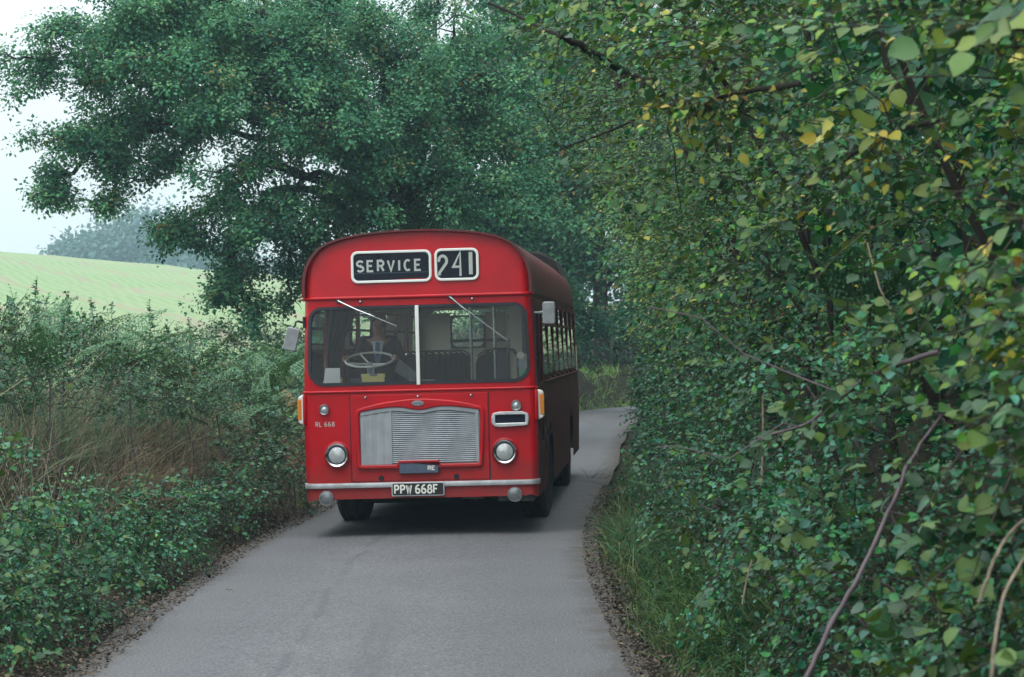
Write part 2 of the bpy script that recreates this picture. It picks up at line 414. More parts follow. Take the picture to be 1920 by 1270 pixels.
M['paper'] = mat('white paper', (.74, .76, .74), .7)
M['skin'] = mat('skin', (.42, .25, .18), .5, 0, .4)
M['jacket'] = mat('black uniform jacket', (.014, .015, .02), .8, 0, .3, (.03, .03, .036), 50.)
M['shirt'] = mat('pale shirt', (.60, .64, .66), .7)
M['tie'] = mat('blue tie', (.05, .11, .25), .6)
M['hair'] = mat('grey brown hair', (.06, .045, .035), .6)
M['leaf'] = leaf_mat('hedge leaf', .13, .40, .28)
M['oakleaf'] = leaf_mat('oak leaf', .25, .5, .2, (1.1, 1.2, .8))
M['dry'] = leaf_mat('dry stalk', .12, .8, .2, (1, 1, 1))
M['bark'] = mat('bark', (.022, .019, .017), .9, 0, .15, (.045, .040, .034), 6., 8., .6, 14., stretch=(1, 1, .25))
M['stem'] = mat('purple brown bramble stem', (.09, .06, .075), .6, 0, .4, (.13, .10, .11), 9.)
M['palestem'] = mat('pale dead stem', (.30, .25, .185), .8, 0, .2, (.16, .13, .095), 24., 6., .5, 60.)
# ------------------------------------------------------------------ the lane and the ground
CL = np.array([(-40, -.5), (-20, -.7), (0, -.95), (8, -1.02), (14, -1.05), (19, -1.10), (24, -1.0), (28.5, -.72), (35, -.28), (45, .32), (55, 1.05), (63, 2.3),
               (69, 4.2), (74, 7.2), (78, 11), (81, 16), (83, 24), (84, 40), (84, 90), (84, 160)], dtype=float)[:, ::-1]      # (X, Y)
def _spline(P, per=14):
    out = []
    for i in range(len(P) - 1):
        p0, p1, p2, p3 = P[max(i - 1, 0)], P[i], P[i + 1], P[min(i + 2, len(P) - 1)]
        for k in range(per):
            t = k / per
            out.append(.5 * ((2 * p1) + (-p0 + p2) * t + (2 * p0 - 5 * p1 + 4 * p2 - p3) * t * t + (-p0 + 3 * p1 - 3 * p2 + p3) * t ** 3))
    out.append(P[-1]); return np.array(out)
CLS = _spline(CL)
CLT = unit(np.gradient(CLS, axis=0))
HALF = 1.82
def lateral(X, Y):
    """signed distance from the lane's centre line, + to the right of the way it leads"""
    X = np.asarray(X, float).ravel(); Y = np.asarray(Y, float).ravel()
    s = np.empty(len(X))
    for a in range(0, len(X), 20000):
        d = np.stack([X[a:a + 20000], Y[a:a + 20000]], 1)[:, None, :] - CLS[None]
        i = (d ** 2).sum(2).argmin(1); r = np.arange(len(i))
        dd = d[r, i]; t = CLT[i]
        cr = dd[:, 0] * t[:, 1] - dd[:, 1] * t[:, 0]
        s[a:a + 20000] = np.sign(cr) * np.linalg.norm(dd, axis=1)
    return s
def sm(x): x = np.clip(x, 0, 1); return x * x * (3 - 2 * x)
def ground_z(X, Y, noise=True):
    X = np.asarray(X, float).ravel(); Y = np.asarray(Y, float).ravel()
    s = lateral(X, Y); a = -s - HALF; b = s - HALF
    P = np.stack([X, Y, X * 0], 1)
    n1 = vnoise(P, 1.3, 3) - .5; n2 = vnoise(P, .35, 5) - .5
    z = np.full(len(X), -.06)
    zl = -.06 + .09 * sm(a / .4) + (1.12 + n1 * .35) * sm((a - .3) / 1.35) + n2 * .10 * sm(a / .5)
    yy = np.clip(Y - 38, 0, None)
    brow = 190 + .15 * (X + 30)
    rise = np.where(Y < brow - 40, .058 * yy, .058 * (brow - 78) + .058 * 40 * np.sin(np.clip((Y - brow + 40) / 40, 0, 4) * 1.0) - .012 * np.clip(Y - brow, 0, None))
    rise = np.where(Y > brow + 25, np.minimum(rise, 8.0 - .03 * (Y - brow - 25)), rise)
    tilt = -.115 * (np.clip(X, -120, 60) + 30) * np.clip((Y - 38) / 150, 0, 1)
    zl = zl + sm(a / 26) * np.maximum(rise + tilt, -1.0)
    zr = -.06 + .09 * sm(b / .35) + (1.35 + n1 * .4) * sm((b - .35) / 1.9) + n2 * .10 * sm(b / .5)
    return np.where(a > 0, zl, np.where(b > 0, zr, z))
def gz(x, y): return float(ground_z([x], [y])[0])
def on_ground(px, py, y0=6.0, y1=120.0):
    """where the sight line through a pixel of the photograph meets the ground"""
    r = ray(px, py); Y = np.arange(y0, y1, .08); p = np.array([0, 0, CAM_H]) + r[None] * (Y / r[1])[:, None]
    g = ground_z(p[:, 0], p[:, 1]); hit = np.nonzero(p[:, 2] < g)[0]
    k = hit[0] if len(hit) else len(Y) - 1
    return np.array([p[k, 0], p[k, 1], g[k]])

def _axis(segs):
    out = [segs[0][0]]
    for a, b, st in segs: out += list(np.linspace(a, b, max(2, int(round((b - a) / st)) + 1))[1:])
    return np.array(out)
gx = _axis([(-340, -120, 20), (-120, -40, 6), (-40, -10, 1.5), (-10, -1, .22), (-1, 6, .22), (6, 20, 1.5), (20, 100, 8), (100, 340, 30)])
gy = _axis([(-40, 4, 2), (4, 50, .35), (50, 100, .6), (100, 240, 4), (240, 600, 24)])
GX, GY = np.meshgrid(gx, gy)
GZ = ground_z(GX, GY)
nx, ny = len(gx), len(gy)
ii = (np.arange(ny - 1)[:, None] * nx + np.arange(nx - 1)[None]).ravel()
gme = raw_mesh('ground', np.stack([GX.ravel(), GY.ravel(), GZ], 1), np.stack([ii, ii + 1, ii + nx + 1, ii + nx], 1), smooth=True)
# ground material: dark earth near the lane, pale drilled crop on the field (real colours of each place)
m, n, l, b = _new('earth and young crop')
geo = n.new('ShaderNodeNewGeometry'); sep = n.new('ShaderNodeSeparateXYZ'); l.new(geo.outputs['Position'], sep.inputs[0])
fe = n.new('ShaderNodeMapRange'); fe.inputs['From Min'].default_value = 45; fe.inputs['From Max'].default_value = 60; fe.inputs['To Max'].default_value = -6.0; l.new(sep.outputs['Y'], fe.inputs['Value'])
fs = n.new('ShaderNodeMath'); fs.operation = 'ADD'; l.new(sep.outputs['X'], fs.inputs[0]); l.new(fe.outputs[0], fs.inputs[1])     # the crop reaches nearer the lane beyond the oak
fm = n.new('ShaderNodeMapRange'); fm.inputs['From Min'].default_value = -8.5; fm.inputs['From Max'].default_value = -10.5; l.new(fs.outputs[0], fm.inputs['Value'])
fy = n.new('ShaderNodeMapRange'); fy.inputs['From Min'].default_value = 92; fy.inputs['From Max'].default_value = 97; l.new(sep.outputs['Y'], fy.inputs['Value'])
fmx = n.new('ShaderNodeMath'); fmx.operation = 'MAXIMUM'; l.new(fm.outputs[0], fmx.inputs[0]); l.new(fy.outputs[0], fmx.inputs[1])
e1 = n.new('ShaderNodeTexNoise'); e1.inputs['Scale'].default_value = 5.; e1.inputs['Detail'].default_value = 8.; l.new(geo.outputs['Position'], e1.inputs['Vector'])
er = n.new('ShaderNodeValToRGB'); er.color_ramp.elements[0].position = .3; er.color_ramp.elements[0].color = (.014, .012, .010, 1)
er.color_ramp.elements[1].position = .75; er.color_ramp.elements[1].color = (.040, .042, .022, 1); l.new(e1.outputs[0], er.inputs[0])
# drill rows and tractor wheelings running up the slope
rot = n.new('ShaderNodeMapping'); rot.inputs['Rotation'].default_value = (0, 0, math.radians(-21)); l.new(geo.outputs['Position'], rot.inputs[0])
wv = n.new('ShaderNodeTexWave'); wv.wave_type = 'BANDS'; wv.bands_direction = 'X'; wv.inputs['Scale'].default_value = .42; wv.inputs['Distortion'].default_value = .7
wv.inputs['Detail'].default_value = 2; wv.inputs['Detail Scale'].default_value = .3; l.new(rot.outputs[0], wv.inputs['Vector'])
wv2 = n.new('ShaderNodeTexWave'); wv2.wave_type = 'BANDS'; wv2.bands_direction = 'X'; wv2.inputs['Scale'].default_value = .055; wv2.inputs['Distortion'].default_value = .3
l.new(rot.outputs[0], wv2.inputs['Vector'])
tr = n.new('ShaderNodeMapRange'); tr.inputs['From Min'].default_value = .93; tr.inputs['From Max'].default_value = .995; l.new(wv2.outputs['Fac'], tr.inputs['Value'])
pn = n.new('ShaderNodeTexNoise'); pn.inputs['Scale'].default_value = .08; pn.inputs['Detail'].default_value = 7; l.new(geo.outputs['Position'], pn.inputs['Vector'])
c1 = n.new('ShaderNodeMix'); c1.data_type = 'RGBA'; c1.inputs['A'].default_value = (.19, .285, .14, 1); c1.inputs['B'].default_value = (.245, .32, .17, 1); l.new(wv.outputs['Fac'], c1.inputs['Factor'])
c2 = n.new('ShaderNodeMix'); c2.data_type = 'RGBA'; c2.inputs['B'].default_value = (.265, .31, .185, 1)
pr = n.new('ShaderNodeMapRange'); pr.inputs['From Min'].default_value = .42; pr.inputs['From Max'].default_value = .72; pr.inputs['To Max'].default_value = .7; l.new(pn.outputs[0], pr.inputs['Value'])
l.new(pr.outputs[0], c2.inputs['Factor']); l.new(c1.outputs['Result'], c2.inputs['A'])
c3 = n.new('ShaderNodeMix'); c3.data_type = 'RGBA'; c3.inputs['B'].default_value = (.30, .235, .185, 1)
tm = n.new('ShaderNodeMath'); tm.operation = 'MULTIPLY'; tm.inputs[1].default_value = .55; l.new(tr.outputs[0], tm.inputs[0]); l.new(tm.outputs[0], c3.inputs['Factor']); l.new(c2.outputs['Result'], c3.inputs['A'])
cf = n.new('ShaderNodeMix'); cf.data_type = 'RGBA'; l.new(fmx.outputs[0], cf.inputs['Factor']); l.new(er.outputs[0], cf.inputs['A']); l.new(c3.outputs['Result'], cf.inputs['B'])
l.new(cf.outputs['Result'], b.inputs['Base Color']); b.inputs['Roughness'].default_value = .95; b.inputs['Specular IOR Level'].default_value = .1
bn = n.new('ShaderNodeTexNoise'); bn.inputs['Scale'].default_value = 14.; bn.inputs['Detail'].default_value = 6; l.new(geo.outputs['Position'], bn.inputs['Vector'])
bu = n.new('ShaderNodeBump'); bu.inputs['Strength'].default_value = .7; bu.inputs['Distance'].default_value = .04; l.new(bn.outputs[0], bu.inputs['Height']); l.new(bu.outputs[0], b.inputs['Normal'])
gme.materials.append(m)
ground = link('ground', gme); tag(ground, 'earth banks beside the lane rising to a pale green drilled field on the hill', kind='structure')

# the lane: one sheet with ragged edges
nr = len(CLS); us = np.linspace(-1, 1, 17)
jl = (vnoise(np.stack([CLS[:, 0] * 0, CLS[:, 1], CLS[:, 0]], 1), 2.2, 11) - .5) * .12; jr = (vnoise(np.stack([CLS[:, 0] * 0 + 9, CLS[:, 1], CLS[:, 0]], 1), 2.2, 12) - .5) * .10
nrm2 = np.stack([CLT[:, 1], -CLT[:, 0]], 1)
rows = []
for u in us:
    w = np.where(u < 0, HALF + jl, HALF + jr) * u
    p = CLS + nrm2 * w[:, None]
    rows.append(np.concatenate([p, np.full((nr, 1), .030 - .020 * u * u)], 1))
RV = np.stack(rows, 1).reshape(-1, 3); k = len(us)
ri = (np.arange(nr - 1)[:, None] * k + np.arange(k - 1)[None]).ravel()
rme = raw_mesh('road', RV, np.stack([ri, ri + 1, ri + k + 1, ri + k], 1), np.stack([np.abs(np.tile(us, nr)), (np.tile(us, nr) + 1) / 2, np.zeros(nr * k)], 1), smooth=True)
m, n, l, b = _new('worn grey lane tarmac')
geo = n.new('ShaderNodeNewGeometry'); at_ = n.new('ShaderNodeAttribute'); at_.attribute_name = 'col'
asep = n.new('ShaderNodeSeparateXYZ'); l.new(at_.outputs['Vector'], asep.inputs[0])
a1 = n.new('ShaderNodeTexNoise'); a1.inputs['Scale'].default_value = 55.; a1.inputs['Detail'].default_value = 3; l.new(geo.outputs['Position'], a1.inputs['Vector'])
a2 = n.new('ShaderNodeTexNoise'); a2.inputs['Scale'].default_value = .9; a2.inputs['Detail'].default_value = 7; l.new(geo.outputs['Position'], a2.inputs['Vector'])
a3 = n.new('ShaderNodeTexVoronoi'); a3.inputs['Scale'].default_value = 85.; l.new(geo.outputs['Position'], a3.inputs['Vector'])
r1 = n.new('ShaderNodeValToRGB'); r1.color_ramp.elements[0].position = .32; r1.color_ramp.elements[0].color = (.070, .072, .079, 1)
r1.color_ramp.elements[1].position = .7; r1.color_ramp.elements[1].color = (.190, .193, .201, 1); l.new(a1.outputs[0], r1.inputs[0])
x1 = n.new('ShaderNodeMix'); x1.data_type = 'RGBA'; x1.blend_type = 'MULTIPLY'; x1.inputs['Factor'].default_value = 1
r2 = n.new('ShaderNodeMapRange'); r2.inputs['From Min'].default_value = .3; r2.inputs['From Max'].default_value = .7; r2.inputs['To Min'].default_value = .92; r2.inputs['To Max'].default_value = 1.07; l.new(a2.outputs[0], r2.inputs['Value'])
l.new(r1.outputs[0], x1.inputs['A']); l.new(r2.outputs[0], x1.inputs['B'])
# old joint lines in the surface, along the lane
st = n.new('ShaderNodeMapping'); st.inputs['Scale'].default_value = (2.6, .10, 1); st.inputs['Rotation'].default_value = (0, 0, math.radians(-6)); l.new(geo.outputs['Position'], st.inputs[0])
a4 = n.new('ShaderNodeTexNoise'); a4.inputs['Scale'].default_value = 1.; a4.inputs['Detail'].default_value = 5; l.new(st.outputs[0], a4.inputs['Vector'])
r4 = n.new('ShaderNodeMapRange'); r4.inputs['From Min'].default_value = .60; r4.inputs['From Max'].default_value = .74; r4.inputs['To Max'].default_value = .55; l.new(a4.outputs[0], r4.inputs['Value'])
x2 = n.new('ShaderNodeMix'); x2.data_type = 'RGBA'; x2.inputs['B'].default_value = (.075, .08, .09, 1); l.new(r4.outputs[0], x2.inputs['Factor']); l.new(x1.outputs['Result'], x2.inputs['A'])
# a tarred joint wandering along the lane, left of the middle, broken in places
jn = n.new('ShaderNodeTexNoise'); jn.inputs['Scale'].default_value = .55; jn.inputs['Detail'].default_value = 5; l.new(geo.outputs['Position'], jn.inputs['Vector'])
j1 = n.new('ShaderNodeMath'); j1.operation = 'MULTIPLY_ADD'; j1.inputs[1].default_value = .10; j1.inputs[2].default_value = .33; l.new(jn.outputs[0], j1.inputs[0])
j2 = n.new('ShaderNodeMath'); j2.operation = 'SUBTRACT'; l.new(asep.outputs['Y'], j2.inputs[0]); l.new(j1.outputs[0], j2.inputs[1])
j3 = n.new('ShaderNodeMath'); j3.operation = 'ABSOLUTE'; l.new(j2.outputs[0], j3.inputs[0])
j4 = n.new('ShaderNodeMapRange'); j4.inputs['From Min'].default_value = .016; j4.inputs['From Max'].default_value = .003; j4.inputs['To Max'].default_value = .42; l.new(j3.outputs[0], j4.inputs['Value'])
jb = n.new('ShaderNodeTexNoise'); jb.inputs['Scale'].default_value = 1.7; jb.inputs['Detail'].default_value = 6; l.new(geo.outputs['Position'], jb.inputs['Vector'])
j5 = n.new('ShaderNodeMapRange'); j5.inputs['From Min'].default_value = .42; j5.inputs['From Max'].default_value = .58; l.new(jb.outputs[0], j5.inputs['Value'])
j6 = n.new('ShaderNodeMath'); j6.operation = 'MULTIPLY'; l.new(j4.outputs[0], j6.inputs[0]); l.new(j5.outputs[0], j6.inputs[1])
x2b = n.new('ShaderNodeMix'); x2b.data_type = 'RGBA'; x2b.inputs['B'].default_value = (.06, .066, .078, 1); l.new(j6.outputs[0], x2b.inputs['Factor']); l.new(x2.outputs['Result'], x2b.inputs['A']); x2 = x2b
# tyre-worn tracks, a little darker and smoother than the crown
wt = n.new('ShaderNodeMath'); wt.operation = 'SUBTRACT'; wt.inputs[1].default_value = .52; l.new(asep.outputs['X'], wt.inputs[0])
wa = n.new('ShaderNodeMath'); wa.operation = 'ABSOLUTE'; l.new(wt.outputs[0], wa.inputs[0])
wm = n.new('ShaderNodeMapRange'); wm.inputs['From Min'].default_value = .26; wm.inputs['From Max'].default_value = .05; wm.inputs['To Max'].default_value = .30; l.new(wa.outputs[0], wm.inputs['Value'])
wj = n.new('ShaderNodeMath'); wj.operation = 'MULTIPLY'; l.new(wm.outputs[0], wj.inputs[0]); l.new(a2.outputs[0], wj.inputs[1])
x2c = n.new('ShaderNodeMix'); x2c.data_type = 'RGBA'; x2c.inputs['B'].default_value = (.07, .078, .09, 1); l.new(wj.outputs[0], x2c.inputs['Factor']); l.new(x2.outputs['Result'], x2c.inputs['A']); x2 = x2c
# washed-in soil near both edges
en = n.new('ShaderNodeTexNoise'); en.inputs['Scale'].default_value = 3.; en.inputs['Detail'].default_value = 8; l.new(geo.outputs['Position'], en.inputs['Vector'])
ea = n.new('ShaderNodeMath'); ea.operation = 'MULTIPLY_ADD'; ea.inputs[1].default_value = .30; l.new(en.outputs[0], ea.inputs[0]); l.new(asep.outputs['X'], ea.inputs[2])
e3 = n.new('ShaderNodeMapRange'); e3.inputs['From Min'].default_value = .97; e3.inputs['From Max'].default_value = 1.17; e3.inputs['To Max'].default_value = .9; l.new(ea.outputs[0], e3.inputs['Value'])
x3 = n.new('ShaderNodeMix'); x3.data_type = 'RGBA'; x3.inputs['B'].default_value = (.065, .05, .036, 1); l.new(e3.outputs[0], x3.inputs['Factor']); l.new(x2.outputs['Result'], x3.inputs['A'])
l.new(x3.outputs['Result'], b.inputs['Base Color']); b.inputs['Roughness'].default_value = .82; b.inputs['Specular IOR Level'].default_value = .35
bu = n.new('ShaderNodeBump'); bu.inputs['Strength'].default_value = .6; bu.inputs['Distance'].default_value = .008; l.new(a3.outputs['Distance'], bu.inputs['Height']); l.new(bu.outputs[0], b.inputs['Normal'])
rme.materials.append(m)
road = link('road', rme); tag(road, 'narrow grey tarmac lane with no markings', kind='structure')
# ------------------------------------------------------------------ the bus (x right, y back from the front face, z up)
HEAD = math.radians(3.9)
BUS_C = at(795, 800, 23.9); BUS_C[2] = 0
BUS_AX = np.array([math.sin(HEAD), math.cos(HEAD), 0]); BUS_RT = np.array([math.cos(HEAD), -math.sin(HEAD), 0])
BUS_C = BUS_C - BUS_RT * .04
def bus_world(x, y, z): return BUS_C + BUS_RT * x + BUS_AX * y + np.array([0, 0, z])
bus = thing('bus', 'red single decker bus with white framed SERVICE 241 blinds filling the lane', 'bus', tuple(BUS_C), -HEAD)
LEN = 11.0
DOME = [(1.205, 2.57), (1.20, 2.74), (1.165, 2.89), (1.10, 3.005), (1.01, 3.095), (.86, 3.162), (.63, 3.213), (.33, 3.243), (0, 3.252)]
_dx = np.array([p[0] for p in DOME])[::-1]; _dz = np.array([p[1] for p in DOME])[::-1]
def dome_top(x): return float(np.interp(abs(x), _dx, _dz))
def hw(z): return float(np.interp(z, [.40, .9, 1.45, 1.56, 2.57, 2.74], [1.232, 1.245, 1.245, 1.24, 1.205, 1.20]))
def bend(x, w=1.24):
    u = min(abs(x) / w, 1.0)
    return .012 * u * u + .085 * max(0.0, (u - .93) / .07) ** 2.4
# --- front: one sheet with the windscreen opening cut out
WU, WZ0, WZ1, WR0, WR1 = .948, 1.64, 2.455, .17, .13
def ws_lo(u):
    d = abs(u) - (WU - WR0 / 1.2)
    return WZ0 if d <= 0 else WZ0 + WR0 - math.sqrt(max(WR0 ** 2 - (d * 1.2) ** 2, 0))
def ws_hi(u):
    d = abs(u) - (WU - WR1 / 1.2)
    return WZ1 if d <= 0 else WZ1 - WR1 + math.sqrt(max(WR1 ** 2 - (d * 1.2) ** 2, 0))
_u = list(np.linspace(0, WU - .15, 14)) + list(np.linspace(WU - .14, WU, 12))
us_in = sorted(set([-a for a in _u] + _u)); us_out = list(np.linspace(WU, 1, 9))
def fr(u, z, off=0.0):
    x = u * hw(z); return (x, bend(x, hw(z)) + off, z)
def strip(mb, uu, lo, hi, nz=3, off=0.0):
    mb.grid([[fr(u, lo(u) + (hi(u) - lo(u)) * k / nz, off) for k in range(nz + 1)] for u in uu])
mb = MB()
full = [-a for a in reversed(us_out)] + us_in[1:-1] + us_out
strip(mb, full, lambda u: .43 + (.012 if u > .9 else 0) - .03 * max(0, (abs(u) - .93) / .07), lambda u: 1.56, 6)
strip(mb, us_in, lambda u: 1.56, ws_lo, 2); strip(mb, us_in, ws_hi, lambda u: 2.565, 2)
for sg in (-1, 1): strip(mb, [sg * a for a in us_out], lambda u: 1.56, lambda u: 2.565, 6)
mb.build('front_panel', M['red'], bus, smooth=50)
# --- dome above: slightly forward, with its own curved face
mb = MB(); xs = np.concatenate([-np.linspace(0, 1.205, 40)[::-1], np.linspace(0, 1.205, 40)[1:]])
mb.grid([[(x, bend(x, 1.205) - .012 + .03 * t, 2.565 + (dome_top(x) - 2.565) * t) for t in (0, .3, .6, 1)] for x in xs])
mb.build('roof_dome', M['red'], bus, smooth=50)
prof = [(-x, z) for x, z in DOME] + [(x, z) for x, z in DOME[::-1][1:]]
def densify(P, k=4):
    A = _spline(np.array(P), k); return [tuple(p) for p in A]
prof_s = densify(prof)
# --- roof: lofted back from a thin peak that overhangs the dome
mb = MB()
def sect(y, s=1.0, dz=0.0): return [(x * s, y, 2.57 + (z - 2.57) * s + dz) for x, z in prof_s]
ROOFY = [-.045, .0, .3, 1.5, 3, 5, 7, 9, 10.4, 10.8, 11.0]
mb.grid([sect(y, 1.012 - (0 if y < 10.5 else .03 * (y - 10.4) / .6), -(0 if y < 10.5 else .12 * ((y - 10.4) / .6) ** 2)) for y in ROOFY])
mb.grid([sect(-.045, 1.012), sect(-.045, .985)]); mb.grid([sect(-.045, .985), sect(.01, .985)])
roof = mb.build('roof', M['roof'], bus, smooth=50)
mb = MB(); mb.prism([(.5, 3.12), (.6, 3.36), (.85, 3.34), (1.05, 3.22), (1.12, 2.98), (.9, 2.95)], 8.6, 10.9); mb.build('roof_vent', M['chassis'], bus, bevel=.03)
for yb in (2.3, 4.6, 6.9, 9.2):
    mb = MB(); mb.grid([sect(yb - .02, 1.017), sect(yb + .02, 1.017)]); mb.build('roof_band', M['roof'], bus, smooth=50)
# --- ridges across the front
mb = MB(); mb.tube([(x, bend(x, 1.215) - .006, 2.555) for x in np.linspace(-1.215, 1.215, 41)], .021, 8); mb.build('dome_ridge', M['red'], bus, smooth=60)
mb = MB(); mb.tube([(x, bend(x, 1.245) - .004, 1.565) for x in np.linspace(-1.245, 1.245, 41)], .015, 8); mb.build('waist_ridge', M['red'], bus, smooth=60)
# --- sides with wheel arches; pillars; windows
FW, RW = 2.55, 8.25
def arch(y):
    z = .40
    for c in (FW, RW):
        if abs(y - c) < .63: z = max(z, .5 + math.sqrt(.63 ** 2 - (y - c) ** 2))
    return z
_ys = sorted(set(list(np.linspace(.10, LEN, 30)) + [c + .63 * math.cos(a) for c in (FW, RW) for a in np.linspace(0, math.pi, 15)]))
BAYS = [1.55 + i * 1.31 for i in range(8)]
for sg, sname in ((-1, 'offside'), (1, 'nearside')):
    mb = MB()
    mb.grid([[(sg * hw(z), y, z) for z in [arch(y) + (1.62 - arch(y)) * k / 5 for k in range(6)]] for y in _ys if not (sg > 0 and y < 1.45)] )
    mb.grid([[(sg * hw(z), y, z) for z in (2.50, 2.58)] for y in (.1, 3, 7, LEN)])
    for i, y in enumerate(BAYS): mb.box(*(sorted((sg * 1.185, sg * 1.222))), y - .055, y + .055, 1.60, 2.52)
    mb.box(*(sorted((sg * 1.185, sg * 1.218))), LEN - .28, LEN, 1.60, 2.52)
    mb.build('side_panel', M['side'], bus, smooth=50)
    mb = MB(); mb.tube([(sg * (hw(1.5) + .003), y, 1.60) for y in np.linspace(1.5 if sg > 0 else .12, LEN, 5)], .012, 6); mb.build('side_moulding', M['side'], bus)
    first = [(.22, 1.47)] if sg < 0 else []
    for (y0, y1) in first + [(BAYS[i] + .06, (BAYS[i + 1] if i < 7 else LEN - .22) - .06) for i in range(8)]:
        if y1 - y0 < .3: continue
        mb = MB(); o_, h_ = rrect(y0, y1, 1.64, 2.5, .07, 3), rrect(y0 + .03, y1 - .03, 1.67, 2.47, .05, 3)
        nq = len(o_); V = [(sg * (hw(z) + .004), y, z) for y, z in o_] + [(sg * (hw(z) + .004), y, z) for y, z in h_]
        mb.add(V, [(i, (i + 1) % nq, nq + (i + 1) % nq, nq + i) for i in range(nq)])
        mb.box(*sorted((sg * 1.195, sg * 1.216)), y0 + .03, y1 - .03, 2.235, 2.265)
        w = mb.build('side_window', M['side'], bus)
        mb = MB(); mb.add([(sg * (hw(z) - .012), y, z) for y, z in h_], [tuple(range(nq))]); mb.build('pane', M['nearglass'] if sg > 0 else M['glass'], w, smooth=0)
# front entrance door: two folding leaves on the nearside
for k, (y0, y1) in enumerate(((.12, .77), (.79, 1.44))):
    mb = MB(); x0, x1 = 1.205, 1.238
    mb.box(x0, x1, y0, y0 + .09, .42, 2.5); mb.box(x0, x1, y1 - .09, y1, .42, 2.5); mb.box(x0, x1, y0 + .09, y1 - .09, .42, .95)
    mb.box(x0, x1, y0 + .09, y1 - .09, 1.50, 1.60); mb.box(x0, x1, y0 + .09, y1 - .09, 2.38, 2.5)
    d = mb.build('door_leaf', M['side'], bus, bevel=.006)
    for z0, z1 in ((.95, 1.5), (1.6, 2.38)):
        mb = MB(); mb.box(1.214, 1.222, y0 + .09, y1 - .09, z0, z1); mb.build('pane', M['nearglass'], d, smooth=0)
mb = MB(); mb.tube([(1.232, .098, .6), (1.247, .088, 1.45), (1.214, .088, 2.5)], .012, 8)
for z in (1.05, 1.87): mb.lathe([(0, -.02), (.02, -.015), (.02, .015), (0, .02)], (float(np.interp(z, [.6, 1.45, 2.5], [1.232, 1.247, 1.214])), .088, z), 'z', 10)
mb.build('door_edge_rail', M['rubber'], bus)
# --- rear wall (seen from inside): cream lining with two rounded windows
mb = MB(); out = [(-1.2, 1.0), (1.2, 1.0), (1.2, 2.58)] + [(x * .985, z - .03) for x, z in DOME[1:]] + [(-x * .985, z - .03) for x, z in DOME[::-1][1:]] + [(-1.2, 2.58)]
mb.box(-1.235, 1.235, LEN - .04, LEN, .42, 1.99); mb.prism([(x, z) for x, z in out if z > 2.5], LEN - .04, LEN)
for a, c in ((-1.21, -.70), (-.16, .16), (.70, 1.21)): mb.box(a, c, LEN - .039, LEN - .001, 1.99, 2.54)
mb.build('rear_panel', M['lining'], bus)
for a, c in ((-.70, -.16), (.16, .70)):
    mb = MB(); mb.prism(rrect(a, c, 1.99, 2.5, .02, 3), LEN - .06, LEN - .03, hole=rrect(a + .028, c - .028, 2.015, 2.475, .09, 3))
    w = mb.build('rear_window', M['rubber'], bus); mb = MB(); mb.box(a + .02, c - .02, LEN - .03, LEN - .022, 2.0, 2.49); mb.build('pane', M['glass'], w)
# --- inside
mb = MB(); mb.box(-1.19, 1.19, .30, LEN - .05, .93, .96); mb.build('floor', M['floor'], bus)
mb = MB(); mb.grid([[(x * .95, y, 2.52 + (z - 2.57) * .88) for x, z in prof_s] for y in (.25, 3, 7, LEN - .06)]); mb.build('ceiling', M['ceil'], bus, smooth=60)
for sg in (-1, 1):
    mb = MB(); mb.grid([[(sg * 1.17, y, z) for z in (.96, 1.62)] for y in (1.5, 4, 8, LEN - .05)]); mb.grid([[(sg * x, y, z) for x, z in ((1.185, 2.5), (1.12, 2.62))] for y in (.3, 4, 8, LEN - .05)])
    mb.build('side_lining', M['lining'], bus)
def make_seat(w):
    mb = MB(); mb.box(-w / 2, w / 2, -.40, .02, 1.34, 1.46); st = mb.build('seat', M['seat'], bus, bevel=.03)
    mb = MB(); o_ = rrect(-w / 2, w / 2, 1.42, 1.92, .03, 4, .13); mb.prism(o_, .0, .09); mb.build('backrest', M['seat'], st, bevel=.02)
    mb = MB(); mb.tube([(-w / 2 + .02, .05, 1.78), (-w / 2 + .03, .05, 1.9), (-w / 2 + .12, .05, 1.962), (w / 2 - .12, .05, 1.962), (w / 2 - .03, .05, 1.9), (w / 2 - .02, .05, 1.78)], .014, 8); mb.build('grab_rail', M['chrome'], st)
    for sx in (-1, 1):
        mb = MB(); mb.box(sx * (w / 2 - .07) - .02, sx * (w / 2 - .07) + .02, -.3, -.05, .96, 1.34); mb.build('seat_leg', M['chrome'], st)
    return st
proto = make_seat(.86); placed = 0
for i in range(10):
    for x in (-.73, .73):
        if x > 0 and i == 0: continue
        o = proto if placed == 0 else copy_tree(proto, bus)
        o.location = (x, 2.75 + i * .80, 0); placed += 1
mb = MB(); mb.box(-1.15, -.02, .12, .62, 1.40, 1.56); mb.box(-1.15, -.1, .55, .66, 1.56, 1.62); mb.box(-.02, 1.1, .1, .22, 1.0, 1.55)
dash = mb.build('dashboard', M['dash'], bus, bevel=.02)
mb = MB(); mb.box(-.80, -.44, .50, .58, 1.60, 1.70); mb.build('instrument_binnacle', M['dash'], bus, bevel=.02)
mb = MB(); mb.box(-.2, .06, .9, 1.15, .96, 1.66); mb.add([(-.30, .80, 1.90), (-.10, .92, 1.72), (-.13, .96, 1.60), (-.36, .82, 1.76)], [(0, 1, 2, 3)]); mb.build('cash_tray', M['mirrorback'], bus)
